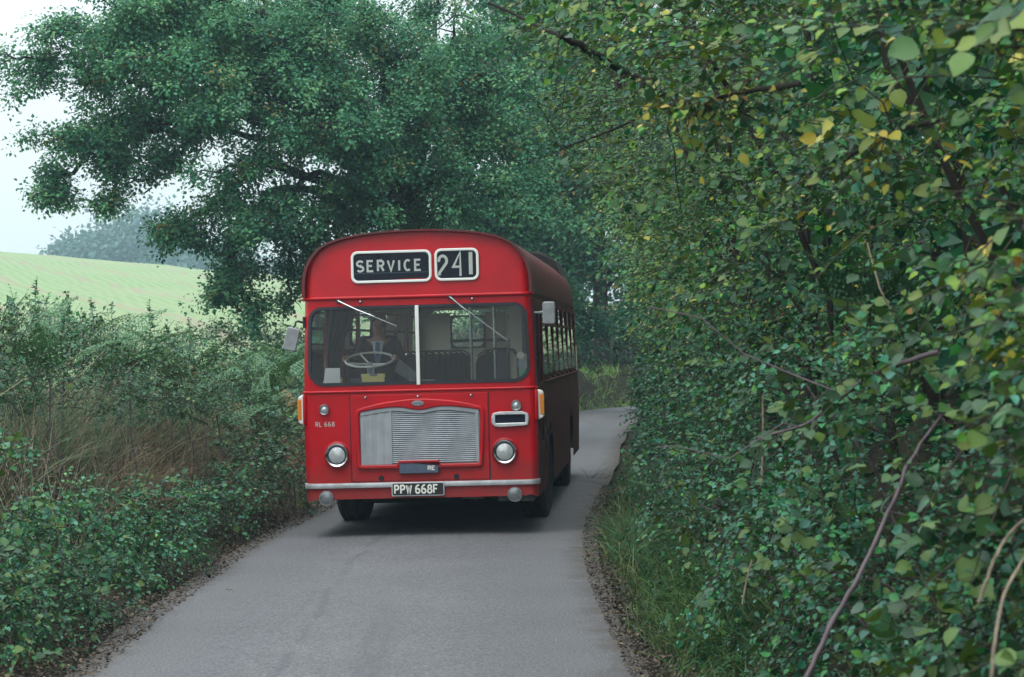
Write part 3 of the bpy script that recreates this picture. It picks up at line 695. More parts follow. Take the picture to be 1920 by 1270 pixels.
# steering wheel, tilted
sw_c = Vector((-.615, .72, 1.895)); tl = math.radians(17)
def swp(a, r, d=0): return sw_c + Vector((r * math.cos(a), r * math.sin(a) * math.cos(tl), -(-r * math.sin(a)) * math.sin(tl))) + Vector((0, -math.sin(tl), math.cos(tl))) * d
mb = MB(); mb.tube([swp(2 * math.pi * i / 36, .262) for i in range(36)], .0135, 8, closed=True); swo = mb.build('steering_wheel', M['wheelrim'], bus, smooth=60)
for aa in (math.radians(120), math.radians(205), math.radians(-40)):
    mb = MB(); mb.tube([swp(aa, .255), swp(aa, .12, -.03), swp(aa, .0, -.045)], .011, 6); mb.build('spoke', M['wheelrim'], swo)
mb = MB(); mb.lathe([(0, .02), (.035, .015), (.045, -.02), (.03, -.06), (.03, -.5)], (sw_c.x, sw_c.y, sw_c.z - .04), 'z', 14); mb.build('steering_column', M['mirrorback'], swo)
mb = MB(); mb.box(-.83, -.40, 1.42, 1.56, 1.48, 2.16); mb.box(-.83, -.40, .98, 1.45, 1.36, 1.48); mb.build('driver_seat', M['seat'], bus, bevel=.04)
# driver's curtain, gathered at the bottom
mb = MB(); G = []
for j in range(15):
    t = j / 14; G.append([(-1.13 + (.02 + .33 * t) * (1 - .62 * sm(s / .8) - (.0 if s < .8 else -.12)) , .95 + .035 * math.sin(t * 26 + s), 2.50 - .78 * s) for s in np.linspace(0, 1, 9)])
mb.grid(G); mb.build('curtain', M['curtain'], bus, smooth=80)
# poles, rails and the panel behind the door
mb = MB(); mb.tube([(.515, .55, .96), (.515, .55, 2.75)], .017, 10); mb.build('handrail_pole', M['chrome'], bus)
mb = MB(); mb.tube([(.70, 1.5, .96), (.70, 1.5, 2.75)], .019, 10); mb.build('handrail_pole', M['chrome'], bus)
mb = MB(); mb.tube([(.84, 1.52, 1.0), (.84, 1.52, 2.7)], .012, 8); mb.build('handrail_pole', M['wheelrim'], bus)
mb = MB(); mb.tube([(.69, 1.3, 1.98)] + [(.86 + .10 * math.cos(math.radians(a)), 1.3, 1.87 + .11 * math.sin(math.radians(a))) for a in (90, 60, 30, 0)] + [(.97, 1.3, 1.4)], .014, 8); mb.build('grab_rail', M['chrome'], bus)
mb = MB(); mb.box(.86, 1.16, 1.53, 1.56, .96, 1.92); mb.box(.86, 1.0, 1.53, 1.56, 1.92, 2.55); mb.build('stairwell_partition', M['lining'], bus)
mb = MB(); mb.box(1.0, 1.16, 1.525, 1.535, 1.92, 2.55); mb.box(.72, .85, 1.4, 1.6, .96, 1.95); mb.build('partition_glazing', M['dash'], bus)
mb = MB(); mb.tube([(.12, 2.3, 2.08), (1.05, 2.3, 2.08)], .018, 8); mb.build('luggage_rail', M['rubber'], bus)
mb = MB(); mb.lathe([(0, -.02), (.078, -.012), (.082, .01), (0, .025)], (.06, .30, 2.42), 'y', 24); mb.build('interior_mirror', M['rubber'], bus)
# --- windscreen: rubber seal, two panes, white centre bar, stickers inside
oo, hh = [], []
for src, sc in ((oo, .012), (hh, -.022)):
    for cx, cz, a0, q in ((WU * 1.2 - WR0, WZ0 + WR0, -90, WR0), (WU * 1.2 - WR1, WZ1 - WR1, 0, WR1), (-WU * 1.2 + WR1, WZ1 - WR1, 90, WR1), (-WU * 1.2 + WR0, WZ0 + WR0, 180, WR0)):
        for i in range(11):
            a = math.radians(a0 + 9 * i); z = cz + (q + sc) * math.sin(a); x = (cx + (q + sc) * math.cos(a)) * hw(z) / 1.2; src.append((x, z))
mb = MB(); nq = len(oo)
V = [(x, bend(x) - .012, z) for x, z in oo] + [(x, bend(x) - .012, z) for x, z in hh] + [(x, bend(x) + .03, z) for x, z in oo] + [(x, bend(x) + .03, z) for x, z in hh]
F = []
for i in range(nq):
    j = (i + 1) % nq; F += [(i, j, nq + j, nq + i), (i, 2 * nq + i, 2 * nq + j, j), (nq + i, nq + j, 3 * nq + j, 3 * nq + i)]
mb.add(V, F); ws = mb.build('windscreen', M['rubber'], bus, smooth=40)
for half in (-1, 1):
    P = [(x, z) for x, z in hh if x * half > 0]
    P = sorted([p for p in P], key=lambda p: math.atan2(p[1] - 2.05, (p[0] - .55 * half)))
    P2 = P + [(0, WZ0), (0, WZ1)]; P2 = sorted(P2, key=lambda p: math.atan2(p[1] - 2.05, (p[0] - .55 * half)))
    mb = MB(); mb.add([(x, .010 + .034 * (z - WZ0) / (WZ1 - WZ0), z) for x, z in P2], [tuple(range(len(P2)))]); mb.build('pane', M['screen'], ws, smooth=0)
mb = MB(); mb.box(-.026, .014, -.014, .02, WZ0 - .02, WZ1 + .005); mb.build('centre_bar', M['white'], ws, bevel=.006)
for (x, z, c, nm) in ((1.075, 1.905, (.58, .54, .50), 'pinkish white'), (1.088, 1.812, (.26, .30, .40), 'grey blue'), (1.092, 1.722, (.10, .40, .24), 'green')):
    mb = MB(); mb.lathe([(0, 0), (.041, 0), (.041, .002), (0, .002)], (x, .05, z), 'y', 20)
    s_ = mb.build('sticker', mat('sticker ' + nm, c, .6, col2=tuple(q * .75 for q in c), scale=60.), ws); s_['label'] = nm + ' round sticker'
# --- destination blinds
def blind(x0, x1, z0, z1, name, ribs=()):
    fy = -.03
    mb = MB(); mb.prism(rrect(x0, x1, z0, z1, .07, 6), fy, .0, hole=rrect(x0 + .028, x1 - .028, z0 + .028, z1 - .028, .048, 6)); f_ = mb.build(name, M['white'], bus, bevel=.006)
    mb = MB(); mb.prism(rrect(x0 + .024, x1 - .024, z0 + .024, z1 - .024, .05, 6), -.004, .0); mb.build('roller', M['blind'], f_, smooth=0)
    mb = MB(); mb.prism(rrect(x0 + .026, x1 - .026, z0 + .026, z1 - .026, .05, 6), -.016, -.014); mb.build('pane', M['blindglass'], f_, smooth=0)
    return f_
d1 = blind(-.69, .165, 2.705, 3.045, 'destination_display')
lettering('SERVICE', -.632, 2.832, .108, .070, .040, .0225, -.005, .0012, 'letter', M['letter'], d1)
mb = MB(); mb.box(-.655, .128, -.0065, -.005, 2.808, 2.813); mb.build('blind_seam', M['nameletter'], d1)
d2 = blind(.197, .665, 2.708, 3.05, 'route_display')
lettering('2', .235, 2.768, .205, .098, 0, .030, -.005, .0012, 'digit', M['letter'], d2)
lettering('4', .392, 2.762, .245, .118, 0, .025, -.005, .0012, 'digit', M['letter'], d2)
lettering('1', .556, 2.772, .235, .12, 0, .040, -.005, .0012, 'digit', M['letter'], d2)
# --- wipers, knobs, screws
for (p, q, mid) in (((-.835, 2.526), (-.215, 2.243), .62), ((.35, 2.538), (.945, 2.065), .42)):
    mb = MB(); mb.lathe([(0, -.05), (.02, -.045), (.024, -.02), (.024, .02)], (p[0], -.0, p[1]), 'y', 12); wv_ = mb.build('wiper', M['rubber'], bus)
    mx, mz = p[0] + (q[0] - p[0]) * mid, p[1] + (q[1] - p[1]) * mid
    mb = MB(); mb.tube([(p[0], -.05, p[1]), ((p[0] + mx) / 2, -.055, (p[1] + mz) / 2 - .008), (mx, -.05, mz)], [.011, .010, .007], 6); mb.build('wiper_arm', M['chrome'], wv_)
    ux, uz = q[0] - p[0], q[1] - p[1]; ll = math.hypot(ux, uz); ux /= ll; uz /= ll
    a_ = (p[0] + ux * ll * (mid - .25), p[1] + uz * ll * (mid - .25))
    mb = MB(); mb.tube([(a_[0], -.03, a_[1] - .006), (q[0], -.03, q[1])], [.007, .006], 6); mb.build('wiper_blade', M['mirrorback'], wv_)
for x in (-.6, .585):
    mb = MB(); mb.lathe([(0, -.035), (.012, -.03), (.018, -.01), (.018, .01)], (x, 0, 2.512), 'y', 12); mb.build('blind_knob', M['chrome'], bus)
for x in (-.572, -.015, .545):
    mb = MB(); mb.lathe([(0, -.03), (.012, -.024), (.016, -.008), (.016, .01)], (x, 0, 1.498), 'y', 12); mb.build('panel_fastener', M['chrome'], bus)
# --- centre access panel, seams
mb = MB(); mb.box(-.735, .722, -.006, .01, .615, 1.525); mb.build('access_panel', M['red'], bus, bevel=.005)
mb = MB()
mb = MB()
for x in (.729, -.742):
    mb = MB(); mb.box(x - .004, x + .004, -.0025, .02, .61, 1.535); mb.build('panel_seam', M['black'], bus)
# --- grille
def top_wave(x, z0, rise, dip, wd=.16):
    return z0 + rise * (1 - (abs(x) / .68) ** 2.2) - dip * math.exp(-(x / wd) ** 2)
outer = [(x, top_wave(x, 1.372, .10, -.006)) for x in np.linspace(-.665, .665, 41)]
inner = [(x * .94, top_wave(x, 1.345, .056, .044, .17)) for x in np.linspace(-.665, .665, 41)]
o_out = [(-.68, .765), (-.68, 1.0), (-.685, 1.33)] + outer + [(.685, 1.33), (.672, 1.0), (.655, .765)]
o_in = [(-.635, .79), (-.638, 1.0), (-.64, 1.325)] + inner + [(.64, 1.325), (.63, 1.0), (.615, .79)]
o_out = [(-.64, .745)] + o_out + [(.62, .745)]; o_in = [(-.61, .787)] + o_in + [(.595, .787)]
mb = MB(); mb.prism(o_out, -.045, -.004, hole=o_in); gr = mb.build('grille', M['red'], bus, bevel=.012); gr['label'] = 'radiator grille with raised red surround'
mb = MB(); mb.prism(o_in, -.010, -.006); mb.build('grille_backing', M['grille'], gr)
mb = MB()
for k in range(27):
    z = .800 + k * .0208; xl = -.31
    zc = min(z, 1.37)
    lim = .60
    mb.add([(xl, -.019, z), (lim, -.019, z), (lim, -.026, z + .007), (xl, -.026, z + .007), (xl, -.019, z + .0175), (lim, -.019, z + .0175)], [(0, 1, 2, 3), (3, 2, 5, 4), (0, 3, 4), (1, 5, 2)])
sl = mb.build('louvre', M['grille'], gr, smooth=0); sl['kind'] = 'stuff'
mb = MB(); mb.add([(x, -.026 - .004 * math.sin(i * 1.9), z) for z in (.79, 1.34) for i, x in enumerate(np.linspace(-.63, -.315, 12))], [(i, i + 1, 13 + i, 12 + i) for i in range(11)]); mb.box(-.322, -.300, -.032, -.012, .79, 1.36)
mu = mb.build('radiator_muff', M['muff'], gr, smooth=0)
mb = MB(); mb.prism([(.62, .80), (.62, 1.34), (.585, 1.35), (.59, .80)], -.032, -.01); mb.prism([(x, z - .0) for x, z in inner] + [(x, z - .035 - .01 * abs(x)) for x, z in inner[::-1]], -.033, -.012); mb.build('grille_trim', M['muff'], gr, smooth=0)
mb = MB(); V = [(.066 * math.cos(2 * math.pi * i / 28) - .015, -.062, 1.428 + .027 * math.sin(2 * math.pi * i / 28)) for i in range(28)]
mb.prism([(x, z) for x, y, z in V], -.056, -.04); bd = mb.build('badge', M['mirrorback'], gr, bevel=.004)
lettering('BRISTOL', -.063, 1.418, .02, .010, .0042, .0035, -.0565, .001, 'letter', M['nameletter'], bd)
mb = MB(); mb.prism([(-.26, .745), (-.26, .775), (-.225, .828), (.185, .828), (.215, .775), (.215, .745), (.195, .815), (-.235, .815)][0:6] + [(.192, .745), (.188, .80), (-.222, .80), (-.232, .745)], -.062, -.004)
nm_ = mb.build('nameplate', M['red'], gr, bevel=.006)
mb = MB(); mb.prism(rrect(-.228, .188, .692, .802, .012, 3), -.055, -.004); mb.build('plate', M['nameplate'], nm_, bevel=.005)
lettering('BRISTOL', -.195, .725, .044, .023, .0135, .0075, -.056, .0015, 'letter', M['nameletter'], nm_)
lettering('RE', .075, .726, .04, .034, .008, .0085, -.056, .0015, 'letter', M['letter'], nm_)
# --- lamps
def lamp(x, z, r, name, rimw, deep=.05, part='lens'):
    y = bend(x)
    mb = MB(); mb.lathe([(r * 1.10, y + .02), (r * 1.10, y - .012), (r * 1.0, y - .02)], (x, 0, z), 'y', 32); mb.build(name + '_seat', M['red'], bus) if r > .1 else None
    mb = MB(); mb.lathe([(r, y + .01), (r, y - .02), (r * .97, y - deep), (r - rimw * .5, y - deep - .012), (r - rimw, y - deep), (r - rimw, y - .012), (0.0, y - .012)], (x, 0, z), 'y', 36); L = mb.build(name, M['chrome'], bus, smooth=40)
    q = r - rimw
    mb = MB(); mb.lathe([(q * .95, y - deep + .010), (q * .8, y - deep + .004), (q * .5, y - deep - .008), (0, y - deep - .013)] if r > .1 else [(q * .97, y - deep + .010), (q * .5, y - deep - .006), (0, y - deep - .010)], (x, 0, z), 'y', 32); mb.build(part, M['lens'], L, smooth=60)
    if r > .1:
        mb = MB(); mb.lathe([(q * 1.0, y - deep + .006), (q * .955, y - deep + .0005), (q * .955, y - deep + .02)], (x, 0, z), 'y', 32); mb.build('gasket', M['rubber'], L)
    return L
for x in (-.888, .888): lamp(x, .898, .132, 'headlight', .030)
for x in (-1.013, 1.02): lamp(x, 1.382, .062, 'sidelight', .022, .03)
for x in (-1.012, .985):
    mb = MB(); mb.lathe([(0, .10), (.05, .09), (.072, .03), (.078, -.03), (.074, -.045), (.069, -.04)], (x, -.01, .448), 'y', 28); L = mb.build('fog_light', M['mirrorback'], bus, smooth=50)
    mb = MB(); mb.lathe([(.070, -.041), (.05, -.050), (0, -.055)], (x, -.01, .448), 'y', 24); mb.build('lens', M['foglens'], L, smooth=60)
# --- ventilator slot with white surround
mb = MB(); o_ = [(.79, 1.165), (.83, 1.156), (1.10, 1.166), (1.14, 1.175), (1.152, 1.24), (1.142, 1.296), (1.08, 1.318), (.84, 1.318), (.775, 1.305), (.757, 1.27), (.757, 1.20)]
i_ = [(.80, 1.198), (.84, 1.198), (1.08, 1.2), (1.112, 1.20), (1.112, 1.24), (1.112, 1.282), (1.07, 1.286), (.85, 1.286), (.80, 1.284), (.797, 1.26), (.797, 1.21)]
mb.prism(o_, -.03, .01, hole=i_); vt = mb.build('ventilator', M['alloy'], bus, bevel=.006)
mb = MB(); mb.box(.79, 1.12, -.006, .0, 1.19, 1.29); mb.build('slot', M['blind'], vt)
# --- bumper strip, number plate, skirt details
mb = MB()
pts = [(x, bend(x, 1.25) - .01) for x in np.linspace(-1.25, 1.25, 51)]
G = []
for x, y in pts: G.append([(x, y + .03, .545), (x, y - .018, .549), (x, y - .024, .572), (x, y - .018, .598), (x, y + .03, .603)])
mb.grid(G); bp = mb.build('bumper_strip', M['alloy'], bus, smooth=50)
mb = MB(); mb.prism(rrect(-.316, .245, .452, .598, .016, 4), -.045, -.02); pl = mb.build('number_plate', M['alloy'], bus, bevel=.004)
mb = MB(); mb.prism(rrect(-.304, .233, .464, .586, .012, 4), -.048, -.044); mb.build('plate', M['plate'], pl, smooth=0)
lettering('PPW 668F', -.284, .483, .084, .047, .0165, .0165, -.0482, .003, 'character', M['letter'], pl)
lettering('RL 668', -1.112, 1.204, .046, .027, .0125, .0075, -.001 + bend(1.0), .0022, 'fleet_character', M['silver'], bus)
for x in (-.425, .372):
    mb = MB(); mb.lathe([(.030, -.0085), (.024, -.0085), (.024, .01), (0, .01)], (x, 0, .645), 'y', 18); mb.build('tow_hole', M['black'], bus)
mb = MB(); mb.prism([(.40, .40), (.64, .395), (.66, .455), (.39, .455)], .12, .4); mb.build('exhaust_box', M['mud'], bus, bevel=.02)
mb = MB(); mb.prism([(.80, .372), (1.17, .36), (1.205, .40), (1.10, .46), (.93, .44), (.80, .455)], .10, .36); mb.build('step_bracket', M['mud'], bus, bevel=.012)
# --- indicators on the corners
for sg in (-1, 1):
    x0 = sg * 1.245
    mb = MB(); P = [(0, 1.222), (.045, 1.24), (.064, 1.275), (.026, 1.28), (.026, 1.488), (.064, 1.49), (.045, 1.528), (0, 1.545)]
    mb.prism([(x0 + sg * (-.05), z) for z in (1.23, 1.54)][:0] + [(x0 + sg * a, z) for a, z in P], .05, .22); ind = mb.build('indicator', M['white'], bus, bevel=.012)
    mb = MB(); mb.box(*sorted((x0 + sg * .024, x0 + sg * .064)), .045, .21, 1.279, 1.489); mb.build('lens', M['amber'], ind, bevel=.003)
    mb = MB(); mb.box(*sorted((x0 + sg * -.03, x0 + sg * .002)), .012, .2, 1.222, 1.545); mb.build('indicator_seat', M['red'], bus, bevel=.02)
# --- mirrors
mb = MB(); mb.tube([(1.215, .10, 2.352), (1.33, .02, 2.352)], .012, 8); mb.lathe([(0, -.02), (.018, 0), (0, .02)], (1.305, .035, 2.352), 'y', 10); mr = mb.build('mirror_arm', M['mirrorback'], bus)
mb = MB(); mb.prism(rrect(1.322, 1.455, 2.225, 2.462, .024, 5), -.02, .03); mb.build('mirror_head', M['mirrorback'], mr, bevel=.012)
mb = MB(); mb.tube([(-1.225, .10, 2.31), (-1.25, .05, 2.315), (-1.275, .03, 2.325), (-1.30, .02, 2.315), (-1.305, .015, 2.28), (-1.335, .01, 2.25)], .012, 8); mb.box(-1.232, -1.212, .06, .13, 2.25, 2.37); ml = mb.build('mirror_arm', M['rubber'], bus)
o_ = rrect(-.072, .072, -.125, .125, .026, 5); ca, sa = math.cos(math.radians(-14)), math.sin(math.radians(-14))
mb = MB(); mb.prism([(-1.345 + x * ca - z * sa, 2.135 + x * sa + z * ca) for x, z in o_], -.02, .03); mb.build('mirror_head', M['mirrorback'], ml, bevel=.012)
# --- wheels and underframe
def wheel(x, y, steer=0.0, dual=False):
    mb = MB(); w = .30 if not dual else .56; r = .505
    pr = [(.30, -w / 2 + .03), (.44, -w / 2), (r - .02, -w / 2 + .025), (r, -w / 2 + .055)]
    for k in range(5 if not dual else 9):
        t = -w / 2 + .055 + (w - .11) * (k + .5) / (5 if not dual else 9); pr += [(r, t - .012), (r - .014, t - .008), (r - .014, t + .008), (r, t + .012)]
    pr += [(r, w / 2 - .055), (r - .02, w / 2 - .025), (.44, w / 2), (.30, w / 2 - .03)]
    mb.lathe(pr, (0, 0, 0), 'x', 40); W = mb.build('wheel', M['tyre'], bus, smooth=40); W.location = (x, y, r - .003); W.rotation_euler = (0, 0, steer)
    for sg in (-1, 1):
        mb = MB(); mb.lathe([(.305, sg * (w / 2 - .03)), (.27, sg * (w / 2 - .07)), (.12, sg * (w / 2 - .09)), (.10, sg * (w / 2 - .02)), (0, sg * (w / 2 - .015))], (0, 0, 0), 'x', 24); mb.build('hub', M['redpart'], W)
    return W
wheel(-1.055, FW, math.radians(-4)); wheel(1.055, FW, math.radians(-4)); wheel(-.92, RW, 0, True); wheel(.92, RW, 0, True)
mb = MB(); mb.box(-.78, .95, .5, 10.6, .42, .90); mb.box(-.25, .8, 1.2, 10.2, .30, .42); mb.box(-1.17, 1.17, .3, 1.6, .46, .92); mb.tube([(-.95, FW, .46), (.95, FW, .46)], .06, 8); mb.box(.3, 1.1, 3.4, 7.4, .30, .42); mb.box(-.80, 1.12, 1.95, 2.0, .25, .6); mb.box(-1.12, 1.12, 3.2, 10.6, .24, .5); mb.box(-1.1, 1.1, 9.0, 10.8, .3, .9); mb.build('underframe', M['chassis'], bus)  # low wide boxes added to block light and deepen the bus shadow

# ------------------------------------------------------------------ things lying on the dashboard
def on_bus(o):                                    # place a thing that rests in the bus, in the bus's own directions
    o.matrix_world = Matrix.Translation(Vector(BUS_C)) @ rotz(-HEAD)
mb = MB(); mb.prism([(-.625, 1.575), (-.385, 1.575), (-.385, 1.722), (-.625, 1.722)], .135, .155); mb.prism([(-.632, 1.708), (-.54, 1.708), (-.54, 1.748), (-.632, 1.748)], .128, .15); mb.prism([(-.46, 1.708), (-.378, 1.708), (-.378, 1.748), (-.46, 1.748)], .128, .15)
yc = thing('card_holder', 'yellow card standing behind the windscreen below the steering wheel', 'card'); on_bus(yc)
mb.build('card', M['yellow'], yc); mb = MB(); mb.box(-.543, -.457, .122, .152, 1.728, 1.745); mb.tube([(-.5, .14, 1.74), (-.5, .16, 1.79), (-.5, .16, 1.82)], .012, 8); mb.build('clip', M['mirrorback'], yc)
mb = MB(); mb.add([(-1.045, .10, 1.575), (-.852, .10, 1.575), (-.865, .19, 1.818), (-1.022, .19, 1.818), (-1.045, .106, 1.575), (-.852, .106, 1.575), (-.865, .196, 1.818), (-1.022, .196, 1.818)], [(0, 1, 2, 3), (7, 6, 5, 4), (0, 4, 5, 1), (1, 5, 6, 2), (2, 6, 7, 3), (3, 7, 4, 0)])
wp = mb.build('paper_sheet', M['paper'], None); on_bus(wp); tag(wp, 'white sheet of paper leaning on the windscreen near the driver', 'paper')

# ------------------------------------------------------------------ the driver
def skin_mesh(name, V, E, R, material, sub=2):
    me = bpy.data.meshes.new(name); me.from_pydata(V, E, []); o = bpy.data.objects.new(name, me); COL.objects.link(o)
    sk = o.modifiers.new('skin', 'SKIN'); sk.use_smooth_shade = True
    for i, d in enumerate(me.skin_vertices[0].data):
        d.radius = (R[i], R[i]) if not isinstance(R[i], tuple) else R[i]; d.use_root = (i == 0)
    s = o.modifiers.new('sub', 'SUBSURF'); s.levels = sub; s.render_levels = sub
    dg = bpy.context.evaluated_depsgraph_get(); dg.update()
    res = bpy.data.meshes.new_from_object(o.evaluated_get(dg), depsgraph=dg)
    bpy.data.objects.remove(o); res.materials.clear(); res.materials.append(material); res.name = name
    return res
drv = thing('person', 'bus driver in dark jacket and blue tie holding the cream steering wheel', 'person'); on_bus(drv)
X0, YB = -.56, 1.20
hl, hr = swp(math.radians(175), .262), swp(math.radians(5), .262)        # hands at the rim
V = [(X0, YB, 1.56), (X0, YB - .01, 1.72), (X0, YB - .03, 1.90), (X0, YB - .03, 2.06), (X0, YB - .045, 2.15), (X0, YB - .06, 2.225), (X0, YB - .07, 2.31), (X0, YB - .065, 2.365),
     (X0 - .17, YB - .02, 2.05), (X0 - .25, YB - .12, 1.83), (hl.x - .01, hl.y + .10, hl.z + .0), (hl.x, hl.y + .03, hl.z + .025),
     (X0 + .17, YB - .02, 2.05), (X0 + .26, YB - .12, 1.83), (hr.x + .02, hr.y + .10, hr.z + .0), (hr.x, hr.y + .03, hr.z + .025),
     (X0 - .10, YB - .05, 1.53), (X0 - .14, YB - .48, 1.54), (X0 - .14, YB - .55, 1.12), (X0 - .14, YB - .70, 1.04),
     (X0 + .10, YB - .05, 1.53), (X0 + .14, YB - .48, 1.54), (X0 + .14, YB - .55, 1.12), (X0 + .14, YB - .70, 1.04)]
E_ = [(0, 1), (1, 2), (2, 3), (3, 4), (4, 5), (5, 6), (6, 7), (3, 8), (8, 9), (9, 10), (10, 11), (3, 12), (12, 13), (13, 14), (14, 15), (0, 16), (16, 17), (17, 18), (18, 19), (0, 20), (20, 21), (21, 22), (22, 23)]
R = [(.16, .12), (.16, .115), (.17, .12), (.10, .09), .052, (.078, .095), (.078, .098), (.05, .06), .068, .052, .036, .034, .068, .052, .036, .034, .085, .068, .05, .045, .085, .068, .05, .045]
body = skin_mesh('body', V, E_, R, M['skin']); bo = link('body', body, None, drv)
nv = 8
JV = [V[i] for i in (0, 1, 2, 3, 8, 9, 10, 12, 13, 14)]; JE = [(0, 1), (1, 2), (2, 3), (3, 4), (4, 5), (5, 6), (3, 7), (7, 8), (8, 9)]
JR = [(.19, .145), (.19, .14), (.20, .145), (.115, .105), .088, .070, .050, .088, .070, .050]
link('jacket', skin_mesh('jacket', JV, JE, JR, M['jacket']), None, drv)
TV = [V[i] for i in (0, 16, 17, 18, 20, 21, 22)]; link('trousers', skin_mesh('trousers', TV, [(0, 1), (1, 2), (2, 3), (0, 4), (4, 5), (5, 6)], [(.19, .14), .105, .088, .07, .105, .088, .07], M['jacket']), None, drv)
mb = MB(); mb.add([(X0 - .07, YB - .165, 2.10), (X0 + .07, YB - .165, 2.10), (X0 + .02, YB - .20, 1.86), (X0 - .02, YB - .20, 1.86), (X0, YB - .185, 2.10)], [(0, 4, 3), (4, 1, 2), (4, 2, 3)]); mb.build('shirt', M['shirt'], drv)
mb = MB(); mb.add([(X0 - .022, YB - .196, 2.085), (X0 + .022, YB - .196, 2.085), (X0 + .032, YB - .212, 1.88), (X0, YB - .214, 1.84), (X0 - .032, YB - .212, 1.88)], [(0, 1, 2, 3, 4)]); mb.build('tie', M['tie'], drv)
mb = MB(); mb.lathe([(.0, .125), (.06, .11), (.088, .06), (.094, .0), (.086, -.045)], (X0, YB - .05, 2.295), 'z', 20); mb.build('hair', M['hair'], drv, smooth=60)
mb = MB(); mb.tube([(X0, YB - .155, 2.275), (X0, YB - .178, 2.245), (X0, YB - .158, 2.235)], [.010, .016, .012], 8); mb.build('nose', M['skin'], drv)
for sg in (-1, 1):
    mb = MB(); mb.lathe([(0, -.012), (.010, -.006), (.012, 0), (0, .01)], (X0 + sg * .032, YB - .152, 2.272), 'y', 10); mb.build('eye', M['hair'], drv)
    mb = MB(); mb.lathe([(0, -.01), (.026, 0), (0, .012)], (X0 + sg * .088, YB - .06, 2.26), 'x', 10); mb.build('ear', M['skin'], drv)
for hp, sg in ((hl, -1), (hr, 1)):                 # five fingers closed round the rim
    mb = MB()
    for k in range(4):
        o_ = (k - 1.5) * .021; L_ = (.9, 1.0, .96, .8)[k]
        c = Vector((hp.x - sg * .004, hp.y + o_, hp.z))
        mb.tube([c + Vector((sg * .012, .02, .034)), c + Vector((sg * .03, -.0, .020)), c + Vector((sg * .028, -.004, -.010 * L_)), c + Vector((sg * .004, -.004, -.026 * L_))], [.0105, .010, .0095, .008], 6)
    c = Vector((hp.x, hp.y, hp.z)); mb.tube([c + Vector((-sg * .002, .05, .02)), c + Vector((-sg * .028, .02, .012)), c + Vector((-sg * .024, -.02, .004))], [.012, .011, .009], 6)
    mb.build('fingers', M['skin'], drv, smooth=60)
# ------------------------------------------------------------------ vegetation: leaf colours, some lifted to paint in light
GREEN = [(.020, .118, .050), (.032, .150, .046), (.012, .082, .046), (.058, .180, .032), (.040, .150, .100)]  # last entry is a teal that paints sky highlights into the leaves
HAZEL = [(.026, .140, .036), (.058, .185, .026), (.014, .095, .050), (.125, .225, .022), (.33, .31, .04), (.42, .34, .05), (.24, .13, .03)]
OAKC = [(.050, .185, .098), (.074, .225, .105), (.120, .270, .115), (.026, .125, .078), (.22, .17, .045)]
BROWN = [(.20, .14, .085), (.14, .095, .065), (.28, .22, .13), (.10, .07, .05)]
def edge_x(Y, side):
    """X of the lane's edge at distance Y (for Y below about 60 m)"""
    c = np.interp(Y, CLS[:, 1][:180], CLS[:, 0][:180]); return c + side * HALF
def rvec(n): return unit(RNG.normal(size=(n, 3)))

def sprays(B, D, L, nl, size, cols, wts, flat=.75, droop=.35, upbias=1.0, outw=(0, 0, 0), tpl=LEAF6, tw_r=.0035, twcol=(.07, .06, .045), trip=False, wid=1.0):
    """leafy twigs: base points B, directions D, lengths L, nl leaves on each; returns (leaf arrays, twig arrays, bare leaf data)"""
    n = len(B); D = unit(D)
    t = np.linspace(.12, 1, nl)[None] + RNG.normal(size=(n, nl)) * .03
    side = unit(np.cross(D, np.array([0, 0, 1.0]) + .25 * RNG.normal(size=(n, 3))))
    ax = B[:, None, :] + D[:, None, :] * (L[:, None] * t)[:, :, None]
    ax[:, :, 2] -= droop * (L[:, None]) * t ** 2 * .6
    sg = np.where(np.arange(nl) % 2, 1.0, -1.0)[None, :] * np.ones((n, 1))
    last = np.zeros((1, nl)); last[0, -1] = 1
    if trip: sg = np.tile(np.array([-1., 1., 0.])[np.arange(nl) % 3][None], (n, 1))
    ld = D[:, None, :] * (.55 + last[..., None]) + side[:, None, :] * (sg * (1 - last))[..., None] + RNG.normal(size=(n, nl, 3)) * .28
    ld[..., 2] -= .25 + .2 * RNG.random((n, nl))
    nrm = np.array([0, 0, 1.0]) * upbias + np.array(outw) + RNG.normal(size=(n, nl, 3)) * .5 + RNG.normal(size=(n, 1, 3)) * .35
    S = size * (.55 + .6 * RNG.random((n, nl))) * np.clip(np.exp(RNG.normal(size=(n, 1)) * .36), .5, 2.1) * (1.15 - .35 * t)
    stalk = unit(ld) * (S * .22)[..., None]
    C = palette(cols, wts, n * nl, .13).reshape(n, nl, 3)
    zone = vnoise(B, .8, 51)[:, None, None]; tint = (1 + RNG.normal(size=(n, 1, 1)) * .2) * (.7 + .6 * zone); C = np.clip(C * tint, .004, .9)
    P = (ax + stalk).reshape(-1, 3)
    lv = (P, ld.reshape(-1, 3), nrm.reshape(-1, 3), S.ravel(), C.reshape(-1, 3), wid * (.72 + .4 * RNG.random(n * nl)))
    k = np.linspace(0, 1, 4)
    A = B[:, None, :] + D[:, None, :] * (L[:, None] * k[None])[:, :, None]; A[:, :, 2] -= droop * L[:, None] * k[None] ** 2 * .6
    R = tw_r * (1 - .7 * k[None]) * (.7 + .6 * RNG.random((n, 1)))
    tw = twigs(A, R, np.tile(np.array(twcol) * 1.0, (n, 1)))
    return lv, tw
def leaf_arrays(lv, tpl): return leaves(*lv[:5], W=lv[5], tpl=tpl)

